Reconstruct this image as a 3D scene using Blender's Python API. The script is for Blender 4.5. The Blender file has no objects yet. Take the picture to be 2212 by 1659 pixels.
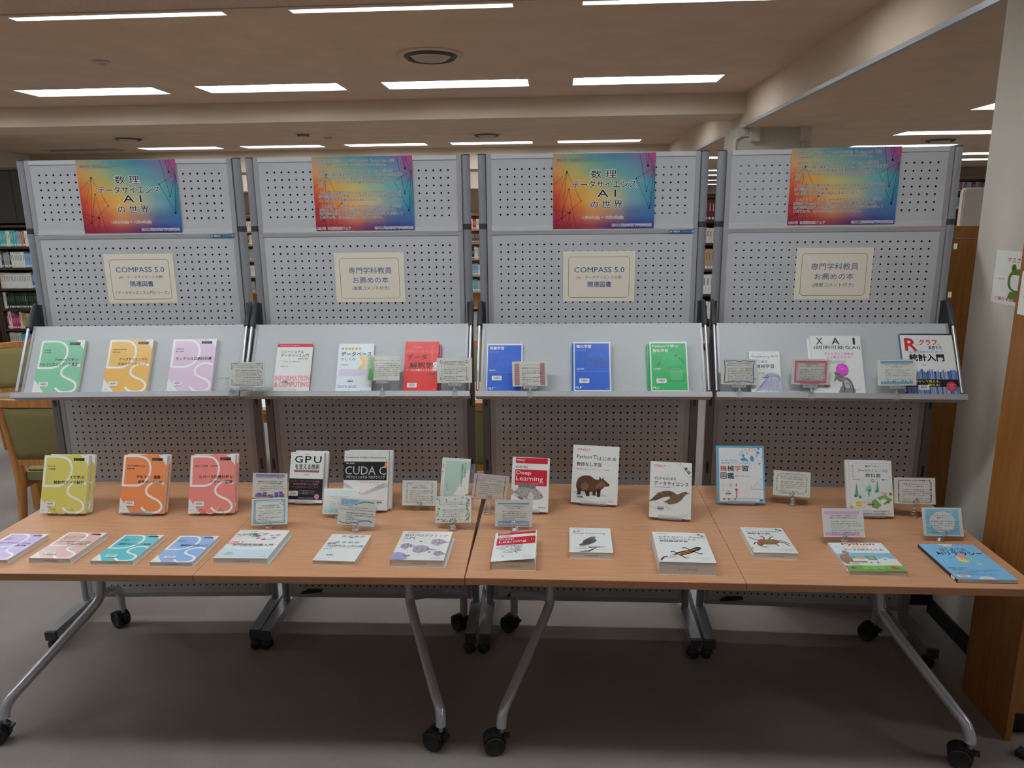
import bpy, bmesh, math, random
from mathutils import Matrix, Vector, Euler
R = random.Random(7)
SC = bpy.context.scene
COL = SC.collection
PI = math.pi

# ---------------------------------------------------------------- camera
cam_d = bpy.data.cameras.new('camera')
cam_d.sensor_fit = 'HORIZONTAL'; cam_d.sensor_width = 36.0
cam_d.lens = 1580.56 / 2212 * 36.0
cam_d.clip_start = 0.05; cam_d.clip_end = 100
cam = bpy.data.objects.new('camera', cam_d); COL.objects.link(cam)
_p, _r, _y = 0.220079, -0.010811, 0.072719
_F = Vector((-math.sin(_y)*math.cos(_p), math.cos(_y)*math.cos(_p), -math.sin(_p)))
_R = Vector((math.cos(_y), math.sin(_y), 0)); _U = _R.cross(_F)
_R2 = _R*math.cos(_r) + _U*math.sin(_r); _U2 = _U*math.cos(_r) - _R*math.sin(_r)
_m = Matrix((_R2, _U2, -_F)).transposed().to_4x4(); _m.translation = (0, 0, 1.8342)
cam.matrix_world = _m
SC.camera = cam
# ---------------------------------------------------------------- world, exposure
w_ = bpy.data.worlds.new('world'); SC.world = w_; w_.use_nodes = True
w_.node_tree.nodes['Background'].inputs[0].default_value = (.75, .8, .9, 1)
w_.node_tree.nodes['Background'].inputs[1].default_value = 0.02
SC.view_settings.view_transform = 'Standard'; SC.view_settings.look = 'None'
SC.view_settings.gamma = 1; SC.view_settings.use_curve_mapping = False
SC.view_settings.exposure = 0.0
LAMP_BACK, LAMP_NEAR, FILL_REAR = 13.2, 13.8, 2.6      # strength of the ceiling lamp tubes; the rear ones are added fill
# ---------------------------------------------------------------- materials
def s2l(c):
    c /= 255.0
    return c/12.92 if c <= .04045 else ((c+.055)/1.055)**2.4
MC = {}
def mk(name, rgb, rough=.5, metal=0, spec=.5, noise=0, nscale=40, bump=0, bscale=200, trans=0, emit=0, coat=0, stretch=None, rgb2=None):
    if name in MC: return MC[name]
    m = bpy.data.materials.new(name); m.use_nodes = True
    nt = m.node_tree; b = nt.nodes['Principled BSDF']
    b.inputs['Base Color'].default_value = (*rgb, 1); b.inputs['Roughness'].default_value = rough
    b.inputs['Metallic'].default_value = metal; b.inputs['Specular IOR Level'].default_value = spec
    if trans: b.inputs['Transmission Weight'].default_value = trans; b.inputs['IOR'].default_value = 1.3
    if coat: b.inputs['Coat Weight'].default_value = coat; b.inputs['Coat Roughness'].default_value = .12
    if emit:
        b.inputs['Emission Color'].default_value = (*rgb, 1); b.inputs['Emission Strength'].default_value = emit
    if noise or bump:
        tc = nt.nodes.new('ShaderNodeTexCoord'); mp = nt.nodes.new('ShaderNodeMapping')
        nt.links.new(tc.outputs['Object'], mp.inputs[0])
        if stretch: mp.inputs['Scale'].default_value = stretch
    if noise:
        n = nt.nodes.new('ShaderNodeTexNoise'); n.inputs['Scale'].default_value = nscale; n.inputs['Detail'].default_value = 6
        nt.links.new(mp.outputs[0], n.inputs['Vector'])
        r = nt.nodes.new('ShaderNodeValToRGB')
        lo = rgb2 or tuple(c*(1-noise) for c in rgb); hi = rgb if rgb2 else tuple(min(1, c*(1+noise)) for c in rgb)
        r.color_ramp.elements[0].position = .35; r.color_ramp.elements[1].position = .65
        r.color_ramp.elements[0].color = (*lo, 1); r.color_ramp.elements[1].color = (*hi, 1)
        nt.links.new(n.outputs['Fac'], r.inputs[0]); nt.links.new(r.outputs[0], b.inputs['Base Color'])
    if bump:
        n2 = nt.nodes.new('ShaderNodeTexNoise'); n2.inputs['Scale'].default_value = bscale; n2.inputs['Detail'].default_value = 3
        bp = nt.nodes.new('ShaderNodeBump'); bp.inputs['Strength'].default_value = bump; bp.inputs['Distance'].default_value = .002
        tc2 = nt.nodes.new('ShaderNodeTexCoord'); nt.links.new(tc2.outputs['Object'], n2.inputs['Vector'])
        nt.links.new(n2.outputs['Fac'], bp.inputs['Height']); nt.links.new(bp.outputs[0], b.inputs['Normal'])
    MC[name] = m
    return m
KF = 1.30
def ink(rgb, rough=.32):
    key = 'ink_%d_%d_%d_%d' % (*rgb, int(rough*100))
    if key in MC: return MC[key]
    g = .3*rgb[0]+.59*rgb[1]+.11*rgb[2]  # greyed a little: haze of film reflections mixed into the ink colour
    return mk(key, tuple(min(.88, s2l(c*.87+g*.13)*KF) for c in rgb), rough=rough, spec=.4)
def L3(*c): return tuple(s2l(x) for x in c)

M_CEIL = mk('ceiling_paint', (.64, .49, .365), .9, noise=.05, nscale=3, bump=.15, bscale=60)
M_CEIL2 = mk('ceiling_rockwool', (.62, .48, .37), .95, noise=.10, nscale=120, bump=.6, bscale=260)
M_WALL = mk('wall_paint', (.62, .58, .50), .9, noise=.03, nscale=2, bump=.35, bscale=500)
M_BEAM = mk('beam_paint', (.62, .51, .40), .9, noise=.03, nscale=2)
M_CARPET = mk('carpet', (.292, .262, .236), .98, spec=.1, noise=.10, nscale=2.6, rgb2=(.268, .232, .212), bump=.7, bscale=900)
def carpet_nodes(m):
    nt = m.node_tree; b = nt.nodes['Principled BSDF']
    old = b.inputs['Base Color'].links[0].from_socket
    tc = nt.nodes.new('ShaderNodeTexCoord'); n = nt.nodes.new('ShaderNodeTexNoise'); n.inputs['Scale'].default_value = 420
    nt.links.new(tc.outputs['Object'], n.inputs['Vector'])
    mx = nt.nodes.new('ShaderNodeMix'); mx.data_type = 'RGBA'; mx.blend_type = 'OVERLAY'; mx.inputs[0].default_value = .5
    nt.links.new(old, mx.inputs[6]); nt.links.new(n.outputs['Fac'], mx.inputs[7]); nt.links.new(mx.outputs[2], b.inputs['Base Color'])
carpet_nodes(M_CARPET)
M_BOARD = mk('board_grey', (.50, .52, .545), .45, spec=.35, noise=.02, nscale=3)
M_SHELF = mk('shelf_grey', (.50, .54, .55), .38, spec=.4)
M_ALU = mk('frame_aluminium', (.41, .415, .43), .38, metal=.25)
M_ALUL = mk('rail_bright_aluminium', (.70, .72, .74), .3, metal=.3)
M_POST = mk('post_grey_metal', (.33, .35, .385), .32, metal=.35)
M_POSTD = mk('post_grey_flat', (.19, .185, .185), .5, metal=.2)
M_DARK = mk('dark_grey_plastic', (.045, .047, .052), .45)
M_BLACK = mk('black_plastic_and_hole_shade', (.012, .012, .014), .4)
M_RUBBER = mk('black_rubber', (.016, .016, .017), .6, bump=.1)
M_CHROME = mk('chrome', (.75, .76, .78), .12, metal=1)
M_STEEL = mk('polished_steel', (.40, .42, .45), .34, metal=.8)
M_LEG = mk('leg_silver_paint', (.50, .52, .57), .25, metal=.35)
M_BEECH = mk('beech_laminate', (.66, .36, .20), .38, spec=.45, noise=.35, nscale=5, stretch=(1.2, 26, 26), rgb2=(.575, .295, .155))
M_BEECHE = mk('beech_edge', (.46, .215, .11), .45, noise=.1, nscale=5)
M_OAK = mk('chair_beech', (.60, .27, .08), .4, noise=.35, nscale=4, stretch=(14, 14, 1.2), rgb2=(.46, .19, .05))
M_CABW = mk('cabinet_wood', (.36, .15, .034), .5, noise=.35, nscale=3, stretch=(16, 16, 1.0), rgb2=(.285, .11, .023))
M_GREEN = mk('green_upholstery', (.27, .222, .088), .85, noise=.10, nscale=300, bump=.3, bscale=900)
M_DWOOD = mk('dark_walnut', (.055, .032, .02), .5, noise=.25, nscale=4, stretch=(10, 10, 1))
M_LWOOD = mk('shelf_beech', (.52, .28, .11), .5)
def clear(name, tint, gl, rough, sheen_white=0):
    m = bpy.data.materials.new(name); m.use_nodes = True; nt = m.node_tree; nt.nodes.remove(nt.nodes['Principled BSDF'])
    t = nt.nodes.new('ShaderNodeBsdfTransparent'); t.inputs[0].default_value = (*tint, 1)
    g = nt.nodes.new('ShaderNodeBsdfGlossy'); g.inputs['Roughness'].default_value = rough; g.inputs[0].default_value = (.95, .97, 1, 1)
    lw = nt.nodes.new('ShaderNodeLayerWeight'); lw.inputs[0].default_value = .5
    pw = nt.nodes.new('ShaderNodeMath'); pw.operation = 'POWER'; pw.inputs[1].default_value = 3; nt.links.new(lw.outputs['Facing'], pw.inputs[0])
    ma = nt.nodes.new('ShaderNodeMath'); ma.operation = 'MULTIPLY_ADD'; ma.inputs[1].default_value = .6; ma.inputs[2].default_value = gl; nt.links.new(pw.outputs[0], ma.inputs[0])
    mx = nt.nodes.new('ShaderNodeMixShader'); nt.links.new(ma.outputs[0], mx.inputs[0]); nt.links.new(t.outputs[0], mx.inputs[1]); nt.links.new(g.outputs[0], mx.inputs[2])
    d = nt.nodes.new('ShaderNodeBsdfDiffuse'); d.inputs[0].default_value = (.85, .87, .88, 1); m2 = nt.nodes.new('ShaderNodeMixShader'); m2.inputs[0].default_value = sheen_white  # diffuse white mixed in to paint the highlights on clear plastic
    nt.links.new(mx.outputs[0], m2.inputs[1]); nt.links.new(d.outputs[0], m2.inputs[2])
    nt.links.new(m2.outputs[0], nt.nodes['Material Output'].inputs[0]); MC[name] = m; return m
M_ACR = clear('clear_acrylic', (.96, .97, .97), .07, .08, .13)
M_FILM = clear('clear_film', (.99, .99, .99), .03, .10)
M_PAGE = mk('book_pages', (.74, .72, .66), .85, noise=.05, nscale=60, stretch=(1, 1, 60))
M_PAGEC = mk('book_pages_cream', (.70, .62, .48), .85, noise=.05, nscale=60, stretch=(1, 1, 60))
M_PAPER = mk('white_paper', (.80, .81, .77), .55, spec=.3)
M_CREAM = mk('cream_paper', (.78, .745, .62), .6, spec=.25)
M_CARDP = mk('card_paper', (.80, .81, .74), .5, spec=.3)
M_GLASSD = mk('dark_glass', (.02, .018, .016), .12, spec=.6)
M_GRILL = mk('diffuser_metal', (.50, .44, .37), .6)
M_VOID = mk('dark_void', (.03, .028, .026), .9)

# ---------------------------------------------------------------- mesh builder
class MB:
    def __init__(s): s.v = []; s.f = []; s.mi = []; s.mats = []; s.sm = []
    def m(s, mat):
        if mat not in s.mats: s.mats.append(mat)
        return s.mats.index(mat)
    def add(s, vs, fs, mat, T=None, smooth=False):
        o = len(s.v); k = s.m(mat)
        s.v += [tuple(T @ Vector(v)) for v in vs] if T is not None else [tuple(v) for v in vs]
        for f in fs: s.f.append(tuple(i+o for i in f)); s.mi.append(k); s.sm.append(smooth)
        return s
    def box(s, x0, x1, y0, y1, z0, z1, mat, T=None):
        return s.add([(x0,y0,z0),(x1,y0,z0),(x1,y1,z0),(x0,y1,z0),(x0,y0,z1),(x1,y0,z1),(x1,y1,z1),(x0,y1,z1)],
            [(0,3,2,1),(4,5,6,7),(0,1,5,4),(1,2,6,5),(2,3,7,6),(3,0,4,7)], mat, T)
    def rbox(s, x0, x1, y0, y1, z0, z1, mat, r=.004, T=None, n=3):
        # box with corners rounded in the x-y outline
        P = []
        for cx, cy, a0 in ((x1-r,y1-r,0),(x0+r,y1-r,90),(x0+r,y0+r,180),(x1-r,y0+r,270)):
            for i in range(n+1):
                a = math.radians(a0+90*i/n); P.append((cx+r*math.cos(a), cy+r*math.sin(a)))
        return s.prism(P, z0, z1, mat, T)
    def prism(s, P, z0, z1, mat, T=None, smooth=False):
        n = len(P)
        vs = [(x,y,z0) for x,y in P] + [(x,y,z1) for x,y in P]
        fs = [tuple(range(n-1,-1,-1)), tuple(range(n,2*n))]
        s.add(vs, fs, mat, T)
        return s.add(vs, [(i,(i+1)%n,n+(i+1)%n,n+i) for i in range(n)], mat, T, smooth)
    def tube(s, pts, r, mat, n=10, T=None, closed=False, ry=None):
        pts = [Vector(p) for p in pts]; N = len(pts); vs = []; fs = []
        rr = r if isinstance(r, (list, tuple)) else [r]*N
        up = None
        for i, p in enumerate(pts):
            if closed: d = pts[(i+1)%N]-pts[i-1]
            else: d = (pts[min(i+1,N-1)]-pts[max(i-1,0)])
            d.normalize()
            if up is None:
                up = Vector((0,0,1)) if abs(d.z) < .9 else Vector((1,0,0))
            a = d.cross(up)
            if a.length < 1e-6: a = d.orthogonal()
            a.normalize(); b = a.cross(d).normalized(); up = b
            for k in range(n):
                t = 2*PI*k/n; vs.append(p + a*rr[i]*math.cos(t) + b*(ry or rr[i])*math.sin(t))
        for i in range(N if closed else N-1):
            for k in range(n):
                i2 = (i+1)%N
                fs.append((i*n+k, i*n+(k+1)%n, i2*n+(k+1)%n, i2*n+k))
        s.add(vs, fs, mat, T, True)
        if not closed:
            s.add(vs, [tuple(range(n-1,-1,-1)), tuple(range((N-1)*n, N*n))], mat, T)
        return s
    def lathe(s, prof, mat, c=(0,0,0), axis='z', n=24, T=None):
        vs = []; fs = []; N = len(prof)
        for r, h in prof:
            for k in range(n):
                t = 2*PI*k/n; a, b = r*math.cos(t), r*math.sin(t)
                v = {'z': (a,b,h), 'x': (h,a,b), 'y': (a,h,-b)}[axis]
                vs.append((v[0]+c[0], v[1]+c[1], v[2]+c[2]))
        for i in range(N-1):
            for k in range(n): fs.append((i*n+k, i*n+(k+1)%n, (i+1)*n+(k+1)%n, (i+1)*n+k))
        return s.add(vs, fs, mat, T, True)
    def mesh(s, name):
        me = bpy.data.meshes.new(name); me.from_pydata(s.v, [], s.f)
        for m in s.mats: me.materials.append(m)
        me.polygons.foreach_set('material_index', s.mi); me.polygons.foreach_set('use_smooth', s.sm)
        me.update(); return me
    def build(s, name, parent=None, loc=None, M=None):
        o = bpy.data.objects.new(name, s.mesh(name)); COL.objects.link(o)
        if parent is not None: o.parent = parent
        if loc: o.location = loc
        if M is not None: o.matrix_local = M
        return o
def tag(o, label=None, cat=None, group=None, kind=None):
    if label: o['label'] = label
    if cat: o['category'] = cat
    if group: o['group'] = group
    if kind: o['kind'] = kind
    return o
def thing(name, label, cat, M=None, loc=None, rz=0, group=None):
    o = bpy.data.objects.new(name, None); COL.objects.link(o); o.empty_display_size = .05
    if M is not None: o.matrix_world = M
    else: o.location = loc or (0,0,0); o.rotation_euler = (0,0,rz)
    return tag(o, label, cat, group)
KIDS = {}
def copy_tree(o, parent=None):
    c = o.copy(); COL.objects.link(c)
    if parent is not None: c.parent = parent
    for ch in list(o.children): copy_tree(ch, c)
    return c
def frame(origin, ex, up):
    ex = Vector(ex).normalized(); up = Vector(up); up = (up - ex*up.dot(ex)).normalized(); n = ex.cross(up)
    m = Matrix((ex, up, n)).transposed().to_4x4(); m.translation = origin
    return m
def rotz(a): return Matrix.Rotation(a, 4, 'Z')
def curve(pts, n=6, closed=False):
    # Catmull-Rom through the points
    P = [Vector(p) for p in pts]; N = len(P); out = []
    for i in range(N if closed else N-1):
        p0 = P[i-1] if (closed or i > 0) else P[0]; p1 = P[i]; p2 = P[(i+1)%N]
        p3 = P[(i+2)%N] if (closed or i+2 < N) else P[-1]
        for k in range(n):
            t = k/n
            out.append(.5*((2*p1)+(p2-p0)*t+(2*p0-5*p1+4*p2-p3)*t*t+(3*p1-p0-3*p2+p3)*t**3))
    if not closed: out.append(P[-1])
    return out

# ---------------------------------------------------------------- flat print (lettering and drawings on covers, cards, posters)
_tc = bpy.data.curves.new('type', 'FONT'); _tc.resolution_u = 2; _to = bpy.data.objects.new('type', _tc)
TXT = {}
def stamps(b, n=4):
    # heavier strokes: the same glyph printed again a hair to each side
    if b < .008: return [(0, 0)]
    b = min(b, .09)*.75; return [(0, 0)]+[(b*math.cos(2*PI*i/n), b*math.sin(2*PI*i/n)) for i in range(n)]
def glyphs(s, bold=0, vert=False):
    bold = 0; k = (s, bold, vert)
    if k in TXT: return TXT[k]
    _tc.body = '\n'.join(s) if vert else s
    _tc.offset = bold
    me = _to.to_mesh(); me.calc_loop_triangles()
    vs = [(v.co.x, v.co.y) for v in me.vertices]; tr = [tuple(t.vertices) for t in me.loop_triangles]
    _to.to_mesh_clear()
    if not vs: vs = [(0,0),(1,0),(0,1)]; tr = []
    x0 = min(v[0] for v in vs); x1 = max(v[0] for v in vs); y0 = min(v[1] for v in vs); y1 = max(v[1] for v in vs)
    TXT[k] = (vs, tr, x0, x1, y0, y1)
    return TXT[k]
class Print:
    """Ink laid flat on a sheet w x h; coordinates are fractions of the sheet."""
    def __init__(s, w, h, shear=0): s.w = w; s.h = h; s.mb = MB(); s.z = .00006; s.shear = shear; s.clip = True
    def P(s, x, y): return (x*s.w, y*s.h, s.z + s.shear*x)
    def lay(s, vs, fs, c, rough=.32, up=True):
        vs = [(min(s.w, max(0, v[0])), min(s.h, max(0, v[1])), v[2]) for v in vs] if s.clip else vs
        s.mb.add(vs, fs, ink(c, rough))
        if up: s.z += .00003
    def rect(s, x0, x1, y0, y1, c): s.lay([s.P(x0,y0), s.P(x1,y0), s.P(x1,y1), s.P(x0,y1)], [(0,1,2,3)], c)
    def rrect(s, x0, x1, y0, y1, r, c):
        P = []; W, H = s.w, s.h
        for cx, cy, a0 in ((x1*W-r,y1*H-r,0),(x0*W+r,y1*H-r,90),(x0*W+r,y0*H+r,180),(x1*W-r,y0*H+r,270)):
            for i in range(5):
                a = math.radians(a0+22.5*i); P.append(((cx+r*math.cos(a))/W, (cy+r*math.sin(a))/H))
        s.poly(P, c)
    def outline(s, x0, x1, y0, y1, r, wd, c):
        P = []; W, H = s.w, s.h
        for cx, cy, a0 in ((x1*W-r,y1*H-r,0),(x0*W+r,y1*H-r,90),(x0*W+r,y0*H+r,180),(x1*W-r,y0*H+r,270)):
            for i in range(5):
                a = math.radians(a0+22.5*i); P.append(((cx+r*math.cos(a))/W, (cy+r*math.sin(a))/H))
        s.strip(P, wd, c, closed=True)
    def poly(s, pts, c):
        from mathutils.geometry import tessellate_polygon
        vs = [s.P(*p) for p in pts]
        tr = tessellate_polygon([[Vector((v[0], v[1], 0)) for v in vs]])
        fs = []
        for t in tr:
            a, b, d = (vs[i] for i in t)
            fs.append(t if (b[0]-a[0])*(d[1]-a[1])-(b[1]-a[1])*(d[0]-a[0]) > 0 else (t[0], t[2], t[1]))
        s.lay(vs, fs, c)
    def blob(s, pts, c, n=5): s.poly([tuple(v)[:2] for v in curve([(x,y,0) for x,y in pts], n, True)], c)
    def disk(s, x, y, r, c, n=14, sy=1):
        W, H = s.w, s.h
        s.lay([(x*W+r*math.cos(2*PI*k/n), y*H+sy*r*math.sin(2*PI*k/n), s.z+s.shear*x) for k in range(n)], [tuple(range(n))], c)
    def disks(s, pts, r, c, n=8):
        W, H = s.w, s.h
        for x, y in pts: s.lay([(x*W+r*math.cos(2*PI*k/n), y*H+r*math.sin(2*PI*k/n), s.z+s.shear*x) for k in range(n)], [tuple(range(n))], c, up=False)
        s.z += .00004
    def strip(s, pts, wd, c, closed=False):
        W, H = s.w, s.h
        P = [Vector((x*W, y*H)) for x, y in pts]; N = len(P); vs = []; fs = []
        wl = wd if isinstance(wd, (list, tuple)) else [wd]*N
        for i in range(N):
            d = (P[(i+1)%N]-P[i-1]) if closed else (P[min(i+1,N-1)]-P[max(i-1,0)])
            if d.length < 1e-9: d = Vector((1,0))
            d.normalize(); n = Vector((-d.y, d.x))
            for q in (P[i]+n*wl[i]/2, P[i]-n*wl[i]/2): vs.append((q.x, q.y, s.z + s.shear*q.x/W))
        for i in range(N if closed else N-1):
            j = (i+1)%N; fs.append((2*i, 2*i+1, 2*j+1, 2*j))
        s.lay(vs, fs, c)
    def sstrip(s, pts, wd, c, n=6, closed=False): s.strip([tuple(v)[:2] for v in curve([(x,y,0) for x,y in pts], n, closed)], wd, c, closed)
    def text(s, st, x0, x1, y0, y1, c=(25,25,28), bold=0, vert=False, slant=0, up=True, rot=0):
        vs, tr, a0, a1, b0, b1 = glyphs(st, bold, vert)
        W, H = s.w, s.h; sx = (x1-x0)*W/max(a1-a0, 1e-6); sy = (y1-y0)*H/max(b1-b0, 1e-6)
        cx, cy = (x0+x1)/2*W, (y0+y1)/2*H; out = []; st_ = stamps(bold, 8 if bold > .04 else 4); k = min(sx, sy)
        tr = [tuple(i+n*len(vs) for i in t) for n in range(len(st_)) for t in tr]
        for x, y, ox, oy, zi in [(a, b, c_, d_, i_*8e-6) for i_, (c_, d_) in enumerate(st_) for a, b in vs]:
            X = x0*W + (x-a0)*sx + slant*(y-b0)*sy + ox*k; Y = y0*H + (y-b0)*sy + oy*k
            if rot:
                dx, dy = X-cx, Y-cy; X = cx+dx*math.cos(rot)-dy*math.sin(rot); Y = cy+dx*math.sin(rot)+dy*math.cos(rot)
            out.append((X, Y, s.z + zi + s.shear*X/W))
        s.lay(out, tr, c, up=up); s.z += 8e-6*(len(st_)-1) if up else 0
    def line(s, st, x, y, em, c=(25,25,28), bold=0, al='l', up=True):
        # y = base line, em = letter height in fractions of the sheet's height
        vs, tr, a0, a1, b0, b1 = glyphs(st, bold)
        W, H = s.w, s.h; k = em*H; L = a1*k
        X0 = x*W - (0 if al == 'l' else L if al == 'r' else L/2)
        st_ = stamps(bold, 8 if bold > .04 else 4); tr = [tuple(i+n*len(vs) for i in t) for n in range(len(st_)) for t in tr]
        s.lay([(X0+(vx+ox)*k, y*H+(vy+oy)*k, s.z + i_*8e-6 + s.shear*(X0+vx*k)/W) for i_, (ox, oy) in enumerate(st_) for vx, vy in vs], tr, c, up=up); s.z += 8e-6*(len(st_)-1) if up else 0
    def halo(s, st, x, y, em, c, hc, bold=.0, al='l', hw=.06):
        s.line(st, x, y, em, hc, hw, al); s.line(st, x, y, em, c, bold, al)
    def para(s, lines, x, y, em, lead, c=(40,40,45), al='l', bold=0.012):
        for i, l in enumerate(lines):
            if l: s.line(l, x, y-i*lead, em, c, bold, al, up=False)
        s.z += .00004
    def build(s, parent, name='printed_lettering', M=None, loc=None):
        return s.mb.build(name, parent, loc=loc, M=M)

NTH = ['first','second','third','fourth','fifth','sixth','seventh','eighth','ninth','tenth','eleventh','twelfth','thirteenth','fourteenth','fifteenth','sixteenth','seventeenth','eighteenth','nineteenth','twentieth','twenty-first','twenty-second','twenty-third']
# ================================================================ the room
def struct(name, mb, M=None):
    o = mb.build(name, M=M); o['kind'] = 'structure'; return o
ROT = Matrix.Translation((1.7, 7.5, 0)) @ rotz(.012) @ Matrix.Translation((-1.7, -7.5, 0))
struct('floor', MB().box(-9.2, 9.2, -4.2, 21.2, -.1, 0, M_CARPET))
struct('wall_left', MB().box(-9.2, -9.0, -4.2, 21.2, 0, 3.1, M_WALL))
struct('wall_right', MB().box(9.0, 9.2, -4.2, 21.2, 0, 3.1, M_WALL))
struct('wall_front', MB().box(-9, 9, -4.2, -4.0, 0, 3.1, M_WALL))
struct('wall_back', MB().box(-9, 9, 21.0, 21.2, 0, 3.1, M_WALL))
struct('wall_behind_bookcases', MB().box(-9, 1.45, 15.35, 15.5, 0, 3.05, M_WALL))
LW, LL = .35, 1.27
XS = [.05-1.645*k for k in range(6)]
main = [(x-(.12 if y > 11 else 0), y) for y in (4.31, 6.80, 9.25, 11.82, 14.1) for x in XS]
near = [(x, y) for y in (2.0, -.4, -2.8) for x in XS]  # the two rows behind the viewer are unseen, added for fill light
side = [(3.34,6.5),(5.0,6.5),(3.55,8.42),(5.2,8.42),(3.6,9.92),(5.4,9.92),(1.85,11.25),(5.4,11.25),(6.1,12.4),(2.25,14.2),(2.6,15.7),(3.0,17.8),(3.5,19.9),(3.3,4.1),(5.0,4.1),(3.3,1.7),(5.0,1.7),(3.3,-.8)]
def ceiling(name, x0, x1, y0, y1, z, mat, lamps, th=.02):
    # slab with a cut-out for every recessed lamp
    xs = sorted({x0, x1, *[a for l in lamps for a in (l[0], l[0]+LL)]}); ys = sorted({y0, y1, *[a for l in lamps for a in (l[1]-LW/2, l[1]+LW/2)]})
    xs = [x for x in xs if x0 <= x <= x1]; ys = [y for y in ys if y0 <= y <= y1]
    mb = MB()
    for j in range(len(ys)-1):
        cy = (ys[j]+ys[j+1])/2; i = 0
        while i < len(xs)-1:
            hole = lambda k: any(l[0] < (xs[k]+xs[k+1])/2 < l[0]+LL and abs(cy-l[1]) < LW/2 for l in lamps)
            if hole(i): i += 1; continue
            k = i
            while k+1 < len(xs)-1 and not hole(k+1): k += 1
            mb.box(xs[i], xs[k+1], ys[j], ys[j+1], z, z+th, mat); i = k+1
    return struct(name, mb, ROT)
ceiling('ceiling', -9.3, 1.72, 3.22, 7.54, 3.0, M_CEIL, [l for l in main if l[1] < 7.5])
ceiling('ceiling', -9.3, 1.72, 8.12, 12.4, 3.0, M_CEIL, [l for l in main if 8 < l[1] < 12.3])
ceiling('ceiling', -9.3, 1.72, 13.1, 14.75, 3.0, M_CEIL, [l for l in main if l[1] > 13])
ceiling('ceiling', -9.3, 1.72, -4.3, 3.22, 2.69, M_CEIL2, near)
ceiling('ceiling', 1.72, 9.3, -4.3, 21.3, 2.69, M_CEIL, side)
struct('ceiling_beam', MB().box(-9.3, 1.72, 7.54, 8.12, 2.81, 3.0, M_BEAM), ROT)
struct('ceiling_beam', MB().box(-9.3, 1.72, 12.4, 13.1, 2.66, 3.0, M_BEAM), ROT)
struct('ceiling_beam', MB().box(-9.3, 1.72, 14.75, 15.4, 2.45, 3.0, M_BEAM), ROT)
struct('ceiling_beam', MB().box(1.72, 1.78, 3.22, 15.5, 2.71, 3.02, M_BEAM), ROT)
struct('ceiling_beam', MB().box(-9.3, 1.78, 3.16, 3.22, 2.71, 3.02, M_BEAM), ROT)
struct('trim_1', MB().box(1.705, 1.735, 3.2, 7.6, 2.684, 2.712, M_ALU), ROT)
struct('trim_2', MB().box(1.705, 1.735, 8.2, 15.0, 2.684, 2.712, M_ALU), ROT)
struct('trim_3', MB().box(-9.3, 1.70, 3.19, 3.225, 2.686, 2.694, M_BEAM), ROT)
def lamp_mat(name, st):
    return mk(name, (.93, .97, 1.0), .5, emit=st)
M_REFL = mk('lamp_reflector', (.55, .58, .60), .4)
def lamp_proto(mat):
    b = MB(); d = .10
    for (x0,x1,y0,y1) in ((0,.006,-LW/2,LW/2),(LL-.006,LL,-LW/2,LW/2),(.006,LL-.006,-LW/2,-LW/2+.006),(.006,LL-.006,LW/2-.006,LW/2)):
        b.box(x0, x1, y0, y1, .0, d, M_REFL)
    b.box(.0, LL, -LW/2, LW/2, d, d+.01, M_REFL)
    t = MB(); t.box(.10, LL-.10, -.135, .135, .045, .075, mat)
    return b.mesh('housing'), t.mesh('tube')
def place_lamps(lst, z, mat, where, grp):
    h, t = lamp_proto(mat)
    for x, y in lst:
        o = thing('ceiling_lamp', where(x, y), 'ceiling light', M=ROT @ Matrix.Translation((x, y, z)), group=grp)
        for nm, me in (('housing', h), ('diffuser', t)):
            c = bpy.data.objects.new(nm, me); COL.objects.link(c); c.parent = o
ORD = ['first', 'second', 'third', 'fourth', 'fifth', 'sixth']
def w_main(x, y):
    row = {4.31:'nearest row', 6.80:'row before the cross beam', 9.25:'hidden row past the beam', 11.82:'thin row beyond the beam', 14.1:'row by the far wall'}[y]
    return 'recessed fluorescent light, %s from the right in the %s' % (ORD[round((.05-x)/1.645)], row)
OFF = [l for l in main if l[1] == 11.82 and l[0] < -8]
place_lamps([l for l in main if l not in OFF], 3.0, lamp_mat('lamp_light_main', LAMP_BACK), w_main, 'recessed fluorescent lights in the main ceiling')
place_lamps(OFF, 3.0, M_GRILL, lambda x, y: 'unlit recessed ceiling light at the far left beyond the cross beam', 'recessed fluorescent lights in the main ceiling')
place_lamps(near[:6], 2.69, lamp_mat('lamp_light_near', LAMP_NEAR), lambda x, y: 'recessed fluorescent light above the book tables, %s from the right' % ORD[XS.index(x)], 'lights in the low ceiling overhead')
place_lamps(near[6:], 2.69, lamp_mat('fill_light_rear', FILL_REAR), lambda x, y: 'added unseen fill light %s behind the viewer, %s from the right' % ('just' if y > -1 else 'far', ORD[XS.index(x)]), 'added unseen fill lights behind the viewer')
place_lamps(side, 2.69, lamp_mat('lamp_light_side', LAMP_BACK), lambda x, y: 'recessed light in the lower right-hand ceiling, %s by distance from the viewer' % NTH[sorted(side, key=lambda q: q[1]*10+q[0]).index((x, y))], 'lights in the lower right-hand ceiling')
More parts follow.
